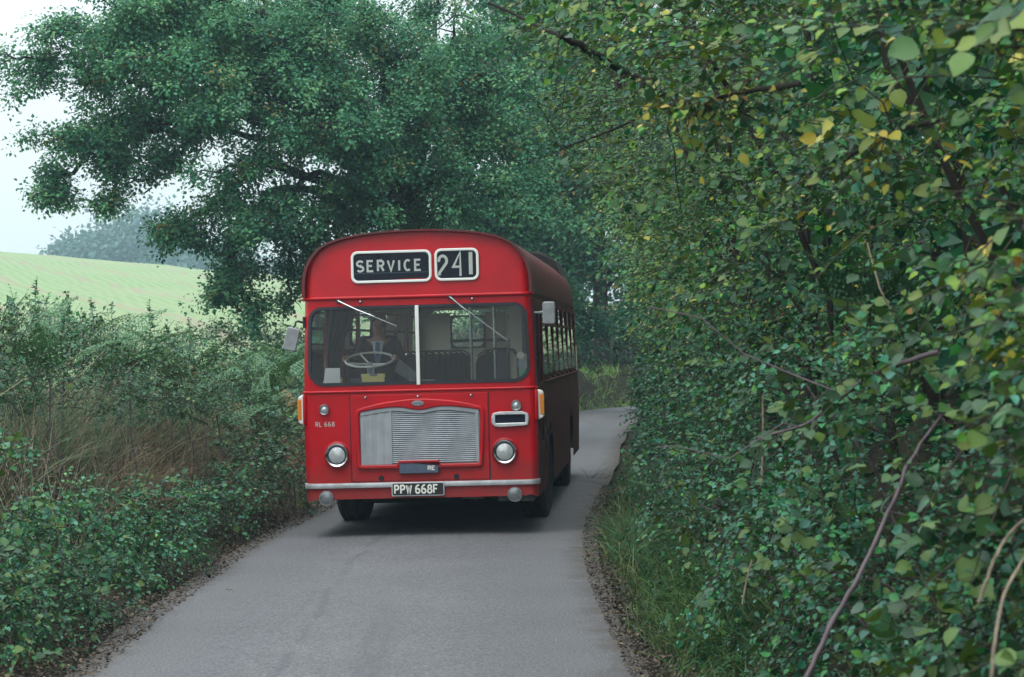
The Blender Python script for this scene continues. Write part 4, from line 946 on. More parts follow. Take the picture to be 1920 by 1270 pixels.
CAMP = np.array([0, 0, CAM_H])
LEAF_BIG = (np.array([(0, -.12, 0), (0, 0, 0), (0, .33, -.02), (0, .68, -.04), (0, 1, -.14), (-.27, .08, .05), (-.41, .36, .06), (-.36, .62, .03), (-.14, .87, -.05), (.27, .08, .05), (.41, .36, .06), (.36, .62, .03), (.14, .87, -.05), (.012, -.12, 0)]),
            np.array([(1, 2, 5), (2, 6, 5), (2, 3, 6), (3, 7, 6), (3, 8, 7), (3, 4, 8), (1, 9, 2), (2, 9, 10), (2, 10, 3), (3, 10, 11), (3, 11, 12), (3, 12, 4), (0, 13, 1)]))
def pick_big(lv, count):
    """split off the leaves that show largest in the photograph (nearest to the camera, on the outside)"""
    P, D, N, S, C, W = lv
    q = P - CAMP; d = np.linalg.norm(q, axis=1); px = S * FPX / d
    u = q[:, 0] / q[:, 1] * FPX; v = (q[:, 2]) / q[:, 1] * FPX
    vis = (np.abs(u) < 1000) & (np.abs(v) < 680)
    score = np.where(vis, px, 0) * (1 + .1 * RNG.random(len(P)))
    idx = np.argsort(-score)[:count]; idx = idx[px[idx] > 14]
    m_ = np.ones(len(P), bool); m_[idx] = False
    return idx, tuple(a[m_] for a in lv)
_LEAFVAR = {}
def leaf_objects(lv, idx, parent, origin, tpl=LEAF_BIG, key='hazel'):
    """each of the largest leaves an object of its own; alike leaves share mesh data"""
    P, D, N, S, C, W = lv
    if key not in _LEAFVAR:
        var = []
        for cc in ([(.050, .125, .035), (.085, .165, .035), (.035, .090, .040), (.045, .10, .055), (.130, .185, .030), (.33, .31, .04), (.42, .34, .05)] if key == 'hazel' else [(.034, .095, .040), (.050, .120, .038), (.028, .072, .036), (.045, .10, .058), (.085, .15, .036)]):
            for q in range(2):
                T = tpl[0].copy(); T[:, 2] += RNG.normal(size=len(T)) * .025; T[:, 0] *= (.9 + .25 * q)
                c = np.tile(np.array(cc) * (.9 + .2 * q), (len(T), 1)); c[2:5] *= 1.12
                me = raw_mesh('leaf', T, tpl[1], c, True); me.materials.append(M['leaf']); var.append((np.array(cc), me))
        _LEAFVAR[key] = var
    var = _LEAFVAR[key]; VC = np.array([v[0] for v in var])
    for i in idx:
        k = np.argsort(((VC - C[i]) ** 2).sum(1))[RNG.integers(2)]
        o = bpy.data.objects.new('leaf', var[k][1]); COL.objects.link(o); o.parent = parent
        y = Vector(D[i]).normalized(); z = Vector(N[i]); z = (z - y * z.dot(y)).normalized(); x = y.cross(z)
        s = S[i]
        o.matrix_local = Matrix(((x.x * s, y.x * s, z.x * s, P[i][0] - origin[0]), (x.y * s, y.y * s, z.y * s, P[i][1] - origin[1]), (x.z * s, y.z * s, z.z * s, P[i][2] - origin[2]), (0, 0, 0, 1)))
def stuffed(name, arrs, material, parent, origin, smooth=True, kind='stuff'):
    V, F, C = arrs if isinstance(arrs, tuple) else join(arrs)
    me = raw_mesh(name, V - np.array(origin), F, C, smooth); me.materials.append(material)
    o = link(name, me, None, parent)
    if kind: o['kind'] = kind
    return o
def curve_stem(mb, p, q, r0, r1, sag=.0, k=7, wob=.03):
    p, q = np.array(p, float), np.array(q, float); L = np.linalg.norm(q - p)
    pts = [p + (q - p) * t + np.array([0, 0, sag * L * 4 * t * (1 - t)]) + (RNG.normal(size=3) * wob * L if 0 < i < k - 1 else 0) for i, t in enumerate(np.linspace(0, 1, k))]
    mb.tube([tuple(a) for a in pts], [r0 + (r1 - r0) * t for t in np.linspace(0, 1, k)], 6); return pts

# ------------------------------------------------------------------ right-hand hedge
def lobes_bush(name, label, cat, lobes, size, cols, wts, density, group, big=300, trip=False, key='hazel', tpl=None, tlen=(.22, .5), nl=9, stems=True, wid=1.0, shell=.35):
    """a bush made of several rounded lobes (cx, cy, cz, rx, ry, rz), leafy on the side towards the lane, the light and the camera"""
    base_x, base_y = np.mean([q[0] for q in lobes]), np.mean([q[1] for q in lobes])
    org = np.array([base_x, base_y, gz(base_x, base_y)])
    root = thing(name, label, cat, tuple(org), 0, group)
    Ls, Ts = [], []
    for (cx, cy, cz, rx, ry, rz) in lobes:
        n = int(density * 2.3 * (rx * ry + ry * rz + rx * rz) * 2.0)
        U = rvec(n * 3); keep = (U @ unit(np.array([-.75, -.45, .40]))) > -.28; U = U[keep][:n]; n = len(U)
        rr = shell + (1.06 - shell) * RNG.random(n) ** .55
        nz = vnoise(U * np.array([rx, ry, rz]) + np.array([cx, cy, cz]), .42, 21)
        n2 = vnoise(U * np.array([rx, ry, rz]) + np.array([cx, cy, cz]), .9, 23)
        rr *= .62 + .42 * nz + .34 * n2
        ok = RNG.random(n) < np.clip((nz - .45) * 4.6, .02, 1); U, rr = U[ok], rr[ok]; n = len(U)
        P = np.array([cx, cy, cz]) + U * np.array([rx, ry, rz]) * rr[:, None]
        okz = P[:, 2] > ground_z(P[:, 0], P[:, 1]) + .03
        for hc, hr_ in HOLLOWS: okz &= (((P - hc) / np.array([1.4, 2.9, 1])) ** 2).sum(1) > (hr_ * 1.2 * (.75 + .5 * RNG.random(len(P)))) ** 2
        q = (P - BUS_C); bx, by = q @ BUS_RT, q @ BUS_AX; okz &= ~((bx < 1.5) & (by > -.8) & (by < 12.5) & (P[:, 2] < 3.7)) & ((P[:, 2] > 2.9) | (P[:, 0] > edge_x(P[:, 1], 1) + .12 + .3 * sm(P[:, 2] / .7)))
        P, U = P[okz], U[okz]; n = len(P)
        if n == 0: continue
        D = U * np.array([1, 1, .6]) + np.array([-.35, -.18, .10]) + RNG.normal(size=(n, 3)) * .45
        L = tlen[0] + (tlen[1] - tlen[0]) * RNG.random(n)
        lv, tw = sprays(P - unit(D) * (L * .5)[:, None], D, L, nl, size * .78, cols, wts, outw=(-.40, -.25, 0), upbias=.95, trip=trip, wid=wid)
        Ls.append(lv); Ts.append(tw)
    lv = tuple(np.concatenate([l[i] for l in Ls]) for i in range(6))
    rx_ = edge_x(lv[0][:, 1], 1) - .08 + .34 * sm(lv[0][:, 2] / .7)                      # keep the lane clear below head height
    ok = (lv[0][:, 2] > 2.9) | (lv[0][:, 0] > rx_ + .16 * RNG.random(len(rx_)) ** 2 - .1 * (lv[0][:, 2] > 2.0)); lv = tuple(a[ok] for a in lv)
    # keep clear of the bus
    q = (lv[0] - BUS_C); bx, by = q @ BUS_RT, q @ BUS_AX
    ok = ~((bx > -1.45) & (bx < 1.38) & (by > -.6) & (by < 12) & (lv[0][:, 2] < 3.5)); lv = tuple(a[ok] for a in lv)
    dcam = np.linalg.norm(lv[0] - CAMP, axis=1); ok = dcam > 4.4; lv = tuple(a[ok] for a in lv)
    if big:
        idx, rest = pick_big(lv, big); leaf_objects(lv, idx, root, org, key=key)
    else: rest = lv
    dmin = np.median(np.linalg.norm(rest[0] - CAMP, axis=1))
    stuffed('foliage', leaf_arrays(rest, tpl or (LEAF6 if dmin < 17 else LEAF2)), M['leaf'], root, org)
    stuffed('twigs', join(Ts), M['dry'], root, org)
    if stems:
        for (cx, cy, cz, rx, ry, rz) in lobes[:4]:
            mb = MB(); x0, y0 = cx + rx * .5 + .3, cy + RNG.normal() * .2
            g0 = gz(x0, y0) - .05
            curve_stem(mb, np.array([x0, y0, g0]) - org, np.array([cx, cy, max(cz, g0 + .4)]) - org, (.030 if key == 'hazel' else .011), (.016 if key == 'hazel' else .007), .02); mb.build('stem', M['bark'] if key == 'hazel' else M['stem'], root)
    return root
# dark hollows in the hedge: places without leaves (centre, radius)
HOLLOWS = [(at(px, py, d) + np.array([.1, 0, 0]), r) for px, py, d, r in ((1265, 190, 13.6, .24), (1200, 150, 13.6, .22), (1130, 105, 13.4, .2), (1400, 130, 13.5, .42), (1250, 150, 16, .45), (1520, 400, 10.5, .38), (1480, 90, 11.5, .3), (1780, 290, 7.6, .34), (1860, 330, 7.2, .3), (1600, 440, 9.6, .3), (1660, 900, 8.2, .28), (1690, 820, 8.0, .22), (1600, 1010, 8.6, .2), (1330, 420, 15, .32), (1240, 520, 19, .35), (1560, 600, 9.8, .22), (1900, 640, 7.0, .22), (1740, 690, 8.2, .2), (1420, 560, 12, .22))]
HW = [.32, .26, .24, .16, .008, .004, .003]
HW2 = [.32, .17, .32, .08, .015, .01, .01]
BW = [.30, .24, .26, .06, .14]
def E(Y): return float(edge_x(Y, 1))
hz = 'hazel bushes of the right hedge'; bz = 'brambles along the foot of the right hedge'
# hazels: (label, [lobes])
lobes_bush('hazel_bush', 'blurred hazel with big yellow and green leaves at the upper right corner', 'bush',
  [(2.0, 6.3, 2.55, .85, 1.0, .95), (2.1, 7.4, 3.05, 1.0, 1.2, .8), (1.75, 5.6, 2.05, .55, .7, .55)], .062, HAZEL, [.28, .26, .17, .23, .03, .01, .004], 70, hz, 300)
lobes_bush('hazel_bush', 'hazel with bright yellow leaves along a thin dark bough, right of the top centre', 'bush',
  [(1.75, 10.2, 3.35, 1.15, 1.7, .9), (1.9, 12.4, 4.1, 1.45, 1.6, .8), (2.0, 9.2, 2.6, .9, 1.2, .7), (2.2, 11.2, 2.6, .8, 1.4, .7)], .060, HAZEL, [.30, .26, .24, .17, .014, .006, .003], 66, hz, 300)
lobes_bush('hazel_bush', 'tall hazel behind the thick dark bough at the top of the picture', 'bush',
  [(1.35, 15.5, 4.75, 1.3, 1.9, 1.0), (1.6, 17.8, 3.9, 1.2, 1.8, 1.1), (1.7, 14.5, 3.4, .9, 1.5, .8), (1.3, 18.6, 5.2, 1.3, 1.5, .9)], .058, HAZEL, HW, 60, hz, 300)
lobes_bush('hazel_bush', 'dark green hazel in the middle of the right hedge above the ivy covered bank', 'bush',
  [(1.95, 13.2, 2.5, .9, 1.5, .75), (1.95, 16.2, 2.4, .85, 1.6, .8), (1.85, 19.2, 2.4, .9, 1.7, .8)], .056, HAZEL, HW2, 64, hz, 300)
lobes_bush('hazel_bush', 'pale yellow green hazel overhanging the lane beside the bus roof', 'bush',
  [(1.7, 22.5, 4.6, 1.2, 2.0, 1.2), (1.95, 25.5, 4.2, 1.25, 2.0, 1.3), (2.0, 22.2, 3.1, .9, 1.9, .8)], .058, HAZEL, [.24, .38, .08, .27, .012, .006, .008], 52, hz, 300)  # weights favour the lighter greens to paint in lit foliage
lobes_bush('hazel_bush', 'hazel with lit leaves right of the bus mirror', 'bush',
  [(2.05, 24.6, 2.6, .72, 2.0, .9), (2.3, 28.6, 3.0, .95, 2.2, 1.0), (2.4, 29.5, 4.4, 1.3, 2.2, 1.2)], .056, HAZEL, [.28, .36, .12, .22, .012, .006, .008], 50, hz, 300)  # lit look comes from weights favouring the lighter leaf colours
lobes_bush('hazel_bush', 'farthest hazel of the right hedge, behind the rear of the bus', 'bush',
  [(2.75, 33.5, 2.8, 1.0, 2.6, 1.2), (3.1, 38.5, 2.9, 1.1, 2.8, 1.3), (2.9, 35.5, 4.9, 1.5, 2.8, 1.3), (3.5, 43.5, 3.0, 1.2, 3.0, 1.4), (3.6, 43, 5.2, 1.5, 3, 1.4)], .07, HAZEL, HW2, 30, hz, 300)
# brambles and ivy along the bank foot
def foot(y0, y1, n, zr, rx, rz, dx=.55):
    return [(E(y) + dx + RNG.normal() * .06, y, zr * (.85 + .3 * RNG.random()), rx, (y1 - y0) / n * .85, rz) for y in np.linspace(y0, y1, n)]
GREENR = [tuple(a * 1.3 for a in c) for c in GREEN[:4]] + [(.065, .200, .140)]
lobes_bush('bramble_bush', 'bramble in the bottom right corner with broad grey green leaflets, in front of the others', 'bush',
  foot(5.6, 7.6, 3, 1.05, .55, .5, .75) + [(1.75, 6.6, 1.75, .5, .9, .4)], .058, GREENR, [.28, .24, .18, .06, .24], 88, bz, 300, key='bramble')
lobes_bush('bramble_bush', 'bramble round the purple brown diagonal stem', 'bush',
  foot(8.4, 10.6, 3, .95, .5, .5, .62) + [(1.7, 9.6, 1.75, .55, 1.1, .42)], .056, GREENR, [.28, .24, .18, .06, .24], 88, bz, 300, key='bramble')
lobes_bush('bramble_bush', 'bramble and ivy with a tall straw stalk standing in front of it', 'bush',
  foot(11.4, 14.2, 3, .95, .45, .55, .58) + [(1.65, 12.8, 1.75, .55, 1.4, .45)], .054, GREENR, [.28, .24, .18, .06, .24], 84, bz, 300, key='bramble')
lobes_bush('bramble_bush', 'glossy bramble on the bank right of the bus shadow', 'bush',
  foot(15.2, 19.5, 4, .95, .45, .55, .58) + [(1.7, 17.5, 1.75, .55, 1.9, .45)], .052, GREENR, [.28, .24, .18, .06, .24], 76, bz, 300, key='bramble')
lobes_bush('bramble_bush', 'bramble wall beside the front door of the bus', 'bush',
  foot(20.8, 27.5, 4, 1.0, .5, .65, .62), .052, GREEN, BW, 64, bz, 300, key='bramble')
lobes_bush('bramble_bush', 'low bramble leaning into the lane beyond the rear wheel of the bus', 'bush',
  foot(29.5, 46, 6, 1.1, .6, .85, .55), .06, GREEN, BW, 30, bz, 300, key='bramble')
# dense dark thicket behind the hedge
rt_ = thing('hawthorn_thicket', 'dark thicket filling the gaps behind the right hedge', 'thicket', (4.0, 20, 1.3))
n_ = 30000  # extra leaves added so the hollows below stay shaded
P = np.stack([2.9 + 3.2 * RNG.random(n_), 3.5 + 52 * RNG.random(n_), 1.2 + 6.6 * RNG.random(n_)], 1); P[:, 0] += np.clip(P[:, 1] - 26, 0, 40) * .055
stuffed('foliage', leaves(P, rvec(n_) + np.array([0, 0, -.4]), rvec(n_) + np.array([-.6, 0, .7]), .20 + .16 * RNG.random(n_), palette(GREEN, BW, n_, .25), tpl=LEAF2), M['leaf'], rt_, (4.0, 20, 1.3))
for y in np.arange(5, 46, 3.2):
    mb = MB(); x = 3.3 + .055 * max(0, y - 26); curve_stem(mb, (x - 4, y - 20, -.2), (x - 4 + RNG.normal() * .3, y - 20 + RNG.normal() * .5, 5.5), .07, .03, 0, 6, .02); mb.build('trunk', M['bark'], rt_)

# visible boughs and stalks that stand out of the hedge
def bough(name, label, cat, pts, r0, r1, material, group=None, side=0, leafy=0, size=.042, cols=HAZEL, wts=HW):
    W = [at(*p) for p in pts]; A = _spline(np.array(W), 6); A[1:-1] += RNG.normal(size=A[1:-1].shape) * r0 * .2
    o = W[0]; rr = list(np.linspace(r0, r1, len(A)))
    mb = MB(); mb.tube([tuple(a - o) for a in A], rr, 7); root = thing(name, label, cat, tuple(o), 0, group); mb.build('stem', material, root, smooth=60)
    for k in range(side):
        i = int(len(A) * (.25 + .65 * (k + .5) / side)); mb = MB(); d = RNG.normal(size=3) * .35 + (A[min(i + 2, len(A) - 1)] - A[i]) * 1.2 + np.array([0, 0, .12])
        curve_stem(mb, A[i] - o, A[i] - o + d * (.7 + .6 * RNG.random()), rr[i] * .5, r1 * .5, .02, 5, .05); mb.build('twig', material, root)
    if leafy:
        i = RNG.integers(len(A) // 4, len(A), leafy); d = RNG.normal(size=(leafy, 3)) * .6 + np.array([-.3, -.2, -.15])
        lv, tw = sprays(A[i], d, .12 + .2 * RNG.random(leafy), 6, size, cols, wts, outw=(-.6, -.3, 0), upbias=.7)
        idx, rest = pick_big(lv, 300); leaf_objects(lv, idx, root, o); 
        if len(rest[0]): stuffed('foliage', leaf_arrays(rest, LEAF6), M['leaf'], root, o)
        stuffed('twigs', tw, M['dry'], root, o)
    return root
bg = 'bare boughs showing in the right hedge'
bough('bough', 'thick dark bough slanting down to the right at the top centre', 'branch', [(1290, 215, 14.8), (1210, 160, 14.6), (1130, 110, 14.4), (1050, 68, 14.2)], .036, .020, M['bark'], bg, 4, 26)
bough('bough', 'thin dark bough with yellow leaves running level across the hedge', 'branch', [(1500, 158, 9.6), (1400, 172, 9.7), (1300, 190, 9.8), (1235, 200, 9.9)], .013, .006, M['bark'], bg, 3, 30, cols=HAZEL, wts=[.1, .15, .05, .2, .25, .22, .03])
bough('bough', 'forked twig above the lane below the thick bough', 'branch', [(1190, 225, 15.6), (1120, 255, 15.5), (1075, 270, 15.4), (1050, 282, 15.3)], .009, .004, M['bark'], bg, 3, 10)
bough('bough', 'dark bough arching down behind the purple stem', 'branch', [(1760, 660, 8.6), (1640, 700, 8.8), (1560, 760, 9.0), (1500, 800, 9.1), (1420, 820, 9.3)], .011, .005, M['stem'], bg, 2, 16, cols=GREEN, wts=BW)
bough('bough', 'short dark bough with blurred leaves near the right edge', 'branch', [(1760, 225, 7.2), (1660, 255, 7.4), (1580, 305, 7.6)], .010, .005, M['bark'], bg, 2, 14, cols=HAZEL, wts=[.15, .2, .05, .25, .2, .12, .03])
bough('bramble_cane', 'long purple brown bramble cane slanting up to the right', 'stem', [(1510, 1275, 7.4), (1560, 1170, 7.5), (1620, 1060, 7.7), (1675, 940, 7.9), (1715, 850, 8.1), (1780, 760, 8.4)], .0092, .006, M['stem'], None, 1, 7, cols=GREEN, wts=BW)
pg = 'pale dead stems at the right edge'
bough('dry_cane', 'pale arching dead stem in the lower right corner, the lower of two', 'stem', [(1858, 1290, 5.2), (1866, 1200, 5.2), (1885, 1110, 5.3), (1925, 1040, 5.4)], .0048, .0036, M['palestem'], pg)
bough('dry_cane', 'pale arching dead stem at the right edge, the upper of two', 'stem', [(1835, 1130, 5.6), (1860, 1060, 5.6), (1890, 1005, 5.7), (1930, 965, 5.8)], .0048, .0036, M['palestem'], pg)
sg_ = 'straw coloured stalks in front of the right hedge'  # broken stalks of dead straw
bough('straw_stalk', 'upright pale straw stalk standing against the middle of the right hedge', 'stalk', [(1428, 905, 9.9), (1430, 840, 9.9), (1431, 740, 9.9)], .0052, .0042, M['palestem'], sg_)
bough('straw_stalk', 'short pale straw stalk leaning low in front of the right hedge', 'stalk', [(1392, 1134, 10.2), (1400, 1090, 10.2), (1410, 1050, 10.2)], .0050, .0040, M['palestem'], sg_)
bough('straw_stalk', 'thin grey stalk leaning left in the shade above the bracken', 'stalk', [(1676, 590, 8.9), (1650, 540, 8.9), (1626, 455, 9.0)], .0048, .0035, M['palestem'], sg_)
for (a_, b_, lab) in (((1090, 640, 30), (1015, 655, 28), ''),):
    pass

# ------------------------------------------------------------------ bracken fronds: each frond an object, meshes shared
def frond_mesh(cols, w, seed):
    rng = np.random.default_rng(seed); P, D, N, S = [], [], [], []
    K = 15
    for i in range(K):
        t = .16 + .84 * i / (K - 1); ln = .30 * (1 - t) ** .75 * min(1, (t - .02) * 5) + .02
        zc = .25 * t - .55 * t * t
        for sgn in (-1, 1):
            a = np.array([0, t, zc]); d = unit(np.array([sgn, .55, -.22]))
            m_ = max(2, int(ln / .035))
            for j in range(m_):
                q = (j + .3) / m_; b_ = a + d * ln * q
                for s2 in (-1, 1):
                    P.append(b_); D.append(np.array([sgn * .35, s2 * .9 + .25, -.15]) + rng.normal(size=3) * .12); N.append(np.array([0, .15, 1]) + rng.normal(size=3) * .2); S.append(.062 * (1 - .6 * q) * (1 - .5 * t) + .012)
            P.append(a + d * ln * .7); D.append(d); N.append(np.array([0, 0, 1.])); S.append(ln * .35)
    P, D, N, S = map(np.array, (P, D, N, S)); C = palette(cols, w, len(P), .2)
    lv = leaves(P, D, N, S, C, W=np.full(len(P), .62), tpl=LEAF2)
    t = np.linspace(0, 1, 8); A = np.stack([t * 0, t, .25 * t - .55 * t * t], 1)[None]
    V, F, C2 = lv
    tv, tf, tc = twigs(A, np.linspace(.009, .002, 8)[None], np.array([[.12, .12, .05]]))
    tf3 = np.concatenate([tf[:, [0, 1, 2]], tf[:, [0, 2, 3]]]); me = raw_mesh('frond', np.concatenate([V, tv]), np.concatenate([F, tf3 + len(V)]), np.concatenate([C2, tc])); me.materials.append(M['leaf'])
    return me
FERN = [(.085, .21, .105), (.115, .23, .10), (.065, .165, .085)]
fr_g = [frond_mesh(FERN, [1, 1, 1], s) for s in (1, 2, 3)]
fr_d = [frond_mesh([(.020, .085, .040), (.030, .105, .045)], [1, 1], 7)]
fr_b = [frond_mesh([(.24, .13, .055), (.30, .19, .08), (.16, .10, .05)], [1, 1, .6], s) for s in (4, 5)]
fr_y = [frond_mesh([(.16, .16, .05), (.24, .17, .06), (.09, .13, .05)], [1, .6, 1], 6)]
def fern(label, base, n, size, meshes, group, lean=(0, 0), spread=1.0):
    root = thing('bracken', label, 'fern', tuple(base), 0, group)
    for i in range(n):
        me = meshes[RNG.integers(len(meshes))]; o = bpy.data.objects.new('frond', me); COL.objects.link(o); o.parent = root
        az = 2 * math.pi * (i + RNG.random() * .7) / n; el = math.radians(24 + 32 * RNG.random()); s = size * (.7 + .5 * RNG.random())
        o.scale = (s, s, s); o.rotation_euler = (el, RNG.normal() * .25, az)
        o.location = (RNG.normal() * .16 * spread + lean[0], RNG.normal() * .16 * spread + lean[1], (.25 * RNG.random() - .1) * spread)
    return root
fg = 'bracken on the left bank'
for (px, py, Y, n, s, ms, lab) in (
    (556, 705, 33, 11, .85, fr_g, 'pale green bracken arching beside the bus mirror'),
    (470, 735, 28.5, 12, .85, fr_g, 'green bracken in the middle of the left bank'),
    (350, 745, 25, 11, .78, fr_g + fr_y, 'yellowing bracken left of the bus, half way up the bank'),
    (240, 690, 22.3, 11, .72, fr_g, 'green bracken high on the left bank under the tall weeds'),
    (90, 685, 19.6, 10, .66, fr_g, 'bracken near the left edge of the picture'),
    (530, 800, 29.5, 9, .66, fr_b, 'dead brown bracken by the amber lamp of the bus'),
    (470, 785, 27.4, 9, .66, fr_b + fr_y + fr_g, 'half withered bracken next to the dead brown one'),
    (405, 790, 25.6, 9, .60, fr_g, 'small bracken above the dry grass')):
    b_ = at(px, py, Y); r_ = fern(lab, b_, n, s, ms, fg, (0, 0), 1.3)
    mb = MB(); curve_stem(mb, (.05, .1, gz(b_[0], b_[1]) - b_[2]), (0, 0, .1), .010, .007, 0, 5, .02); mb.build('stalk', M['stem'], r_)
fern('dark bracken deep in the right hedge below the tall dark gap', at(1670, 600, 10.2), 9, .50, fr_d, 'bracken in the right hedge', (0, 0), .8)
fern('bracken frond clump beside the lane right of the bus shadow', np.array([E(21) + .80, 20.6, .45]), 6, .55, fr_g, 'bracken in the right hedge')

# ------------------------------------------------------------------ left bank: bushes, brambles, dry grass, dead stems, weeds
GREENL = [(.034, .165, .075), (.052, .195, .068), (.020, .110, .062), (.085, .215, .055), (.065, .200, .140)]  # lighter copy of the greens, paints in the stronger light on this bank
lbz = 'bushes and brambles of the left bank'
def bank_bush(name, label, cat, spots, size, cols, wts, density, big=120, trip=True, key='bramble', tlen=(.16, .38), nl=8, group=lbz, upb=.95, upr=0.0):
    """spots: (px, py of the lobe's middle in the photograph, distance, rx, ry, rz) rooted on the bank"""
    W = [at(s[0], s[1], s[2]) for s in spots]
    org = np.array([np.mean([w[0] for w in W]), np.mean([w[1] for w in W]), 0]); org[2] = gz(org[0], org[1])
    root = thing(name, label, cat, tuple(org), 0, group); Ls, Ts = [], []
    for w, s in zip(W, spots):
        rx, ry, rz = s[3:6]; n = int(density * 1.7 * (rx * ry + ry * rz + rx * rz) * 2)
        U = rvec(n * 3); U = U[(U @ unit(np.array([.35, -.7, .6]))) > -.25][:n]; n = len(U)
        nz = vnoise(U * np.array([rx, ry, rz]) + w, .32, 33); n2 = vnoise(U * np.array([rx, ry, rz]) + w, .75, 35); rr = (.5 + .56 * RNG.random(n) ** .6) * (.62 + .4 * nz + .36 * n2)
        ok = RNG.random(n) < np.clip((nz - .30) * 3.2, .03, 1); U, rr = U[ok], rr[ok]
        P = w + U * np.array([rx, ry, rz]) * rr[:, None]; okz = P[:, 2] > ground_z(P[:, 0], P[:, 1]) + .01; P, U = P[okz], U[okz]; n = len(P)
        if not n: continue
        D = U * np.array([1, 1, .8]) + np.array([.15, -.25, .15 + upr]) + RNG.normal(size=(n, 3)) * .5; L = tlen[0] + (tlen[1] - tlen[0]) * RNG.random(n)
        lv, tw = sprays(P - unit(D) * (L * .5)[:, None], D, L, nl, size * .78, cols, wts, outw=(.25, -.4, 0), upbias=upb, trip=trip); Ls.append(lv); Ts.append(tw)
        mb = MB(); g0 = gz(w[0], w[1]); curve_stem(mb, np.array([w[0], w[1], g0 - .05]) - org, w - org, .014, .008, .03, 5, .04); mb.build('stem', M['stem'], root)
    lv = tuple(np.concatenate([l[i] for l in Ls]) for i in range(6))
    q = (lv[0] - BUS_C); bx, by = q @ BUS_RT, q @ BUS_AX; s_ = lateral(lv[0][:, 0], lv[0][:, 1])
    ok = ~((bx > -1.38) & (by > -.5) & (by < 12)) & (s_ < -HALF + .12); lv = tuple(a[ok] for a in lv)
    idx, rest = pick_big(lv, big) if big else ([], lv)
    if big: leaf_objects(lv, idx, root, org, key=key)
    stuffed('foliage', leaf_arrays(rest, LEAF6 if np.median(rest[0][:, 1]) < 19 else LEAF2), M['leaf'], root, org)
    stuffed('twigs', join(Ts), M['dry'], root, org)
    return root
SCRUB = [(.054, .172, .078), (.088, .205, .080), (.032, .120, .066), (.135, .220, .085), (.078, .182, .118)]
bank_bush('bramble_bush', 'bright green bramble at the left edge above the lane, in the lower left', 'bush', [(30, 930, 16.2, .55, .7, .42), (110, 1010, 16.6, .5, .7, .40), (60, 1080, 15.6, .45, .6, .35), (180, 1085, 17.2, .4, .6, .3)], .050, GREENL, [.3, .3, .14, .12, .14], 86)
bank_bush('bramble_bush', 'low bramble in the bottom left corner', 'bush', [(20, 1190, 14.6, .45, .5, .26), (100, 1150, 15.8, .35, .5, .2), (-40, 1120, 14.8, .4, .5, .4)], .046, GREENL, BW, 90)
bank_bush('bramble_bush', 'rounded bramble with pale leaves half way along the left bank', 'bush', [(290, 970, 20.3, .50, .7, .42), (350, 1000, 21.0, .45, .7, .36), (260, 1050, 19.4, .35, .6, .28), (220, 985, 19.6, .35, .5, .35)], .050, GREENL, [.3, .28, .14, .10, .18], 84)
bank_bush('bramble_bush', 'dark bramble close to the left front corner of the bus', 'bush', [(500, 850, 27.0, .55, 1.0, .5), (450, 890, 25.5, .45, .8, .38), (545, 880, 28.2, .35, .9, .45), (470, 800, 28, .5, .9, .4)], .056, SCRUB, [.3, .2, .3, .06, .14], 62)
bank_bush('bramble_bush', 'small leafy bramble under the dry grass beside the lane', 'bush', [(380, 945, 23.4, .32, .6, .28), (420, 930, 24.2, .3, .6, .25), (445, 965, 24.2, .26, .5, .18)], .046, GREENL, BW, 80)
hg = 'hedge shrubs along the top of the left bank'
bank_bush('hawthorn_bush', 'dense dark hedge shrub at the left edge on top of the bank', 'bush', [(20, 685, 20.5, 0.85, 1.2, 0.55), (120, 685, 21.5, 0.8, 1.2, 0.5), (-60, 675, 19, 0.7, 1.0, 0.5)], .046, SCRUB, [.3, .22, .3, .06, .12], 78, group=hg, trip=False, upr=.9, tlen=(.25, .55), nl=11)
bank_bush('hawthorn_bush', 'hedge shrub with upright shoots under the hill, left of the middle of the bank', 'bush', [(220, 700, 23.5, 0.75, 1.3, 0.52), (320, 722, 25, 0.75, 1.3, 0.48)], .048, SCRUB, [.26, .26, .26, .1, .12], 72, group=hg, trip=False, upr=.9, tlen=(.25, .55), nl=11)
bank_bush('hawthorn_bush', 'lower end of the hedge next to the gap in front of the field', 'bush', [(390, 735, 27, 0.65, 1.4, 0.45), (450, 765, 29, 0.6, 1.4, 0.4)], .052, SCRUB, [.26, .26, .22, .12, .14], 62, group=hg, trip=False, upr=.9, tlen=(.25, .55), nl=11)
bank_bush('field_hedge', 'hazy hedge at the foot of the field behind the bus mirror', 'bush', [(440, 640, 46, 1.2, 2.0, .45), (500, 650, 47, 1.3, 2.0, .40), (560, 668, 48, 1.2, 2.0, .35), (620, 690, 49, 1.4, 2, .35), (400, 645, 45, 1.2, 2.0, .4), (530, 700, 40, 1.2, 2.4, .5), (470, 710, 38, 1.0, 2.2, .4), (580, 720, 38, .9, 2.4, .5)], .085, SCRUB, [.26, .26, .22, .12, .14], 22, 0, group=None, trip=False, tlen=(.3, .6))
bank_bush('blackthorn_bush', 'dark blackthorn at the back of the hedge near the left edge, before the field', 'bush', [(0, 735, 27, 1.3, 1.3, 0.62), (120, 735, 28, 1.3, 1.3, 0.6), (-120, 725, 26, 1.3, 1.3, 0.6)], .052, SCRUB, [.3, .2, .34, .06, .1], 60, 0, group=hg, trip=False, tlen=(.25, .5))
bank_bush('blackthorn_bush', 'dark blackthorn at the back of the hedge behind the tall weeds', 'bush', [(250, 760, 31, 1.3, 1.4, 0.58), (350, 770, 33, 1.3, 1.4, 0.55), (430, 790, 35, 1.2, 1.4, 0.5)], .056, SCRUB, [.3, .2, .34, .06, .1], 52, 0, group=hg, trip=False, tlen=(.25, .5))
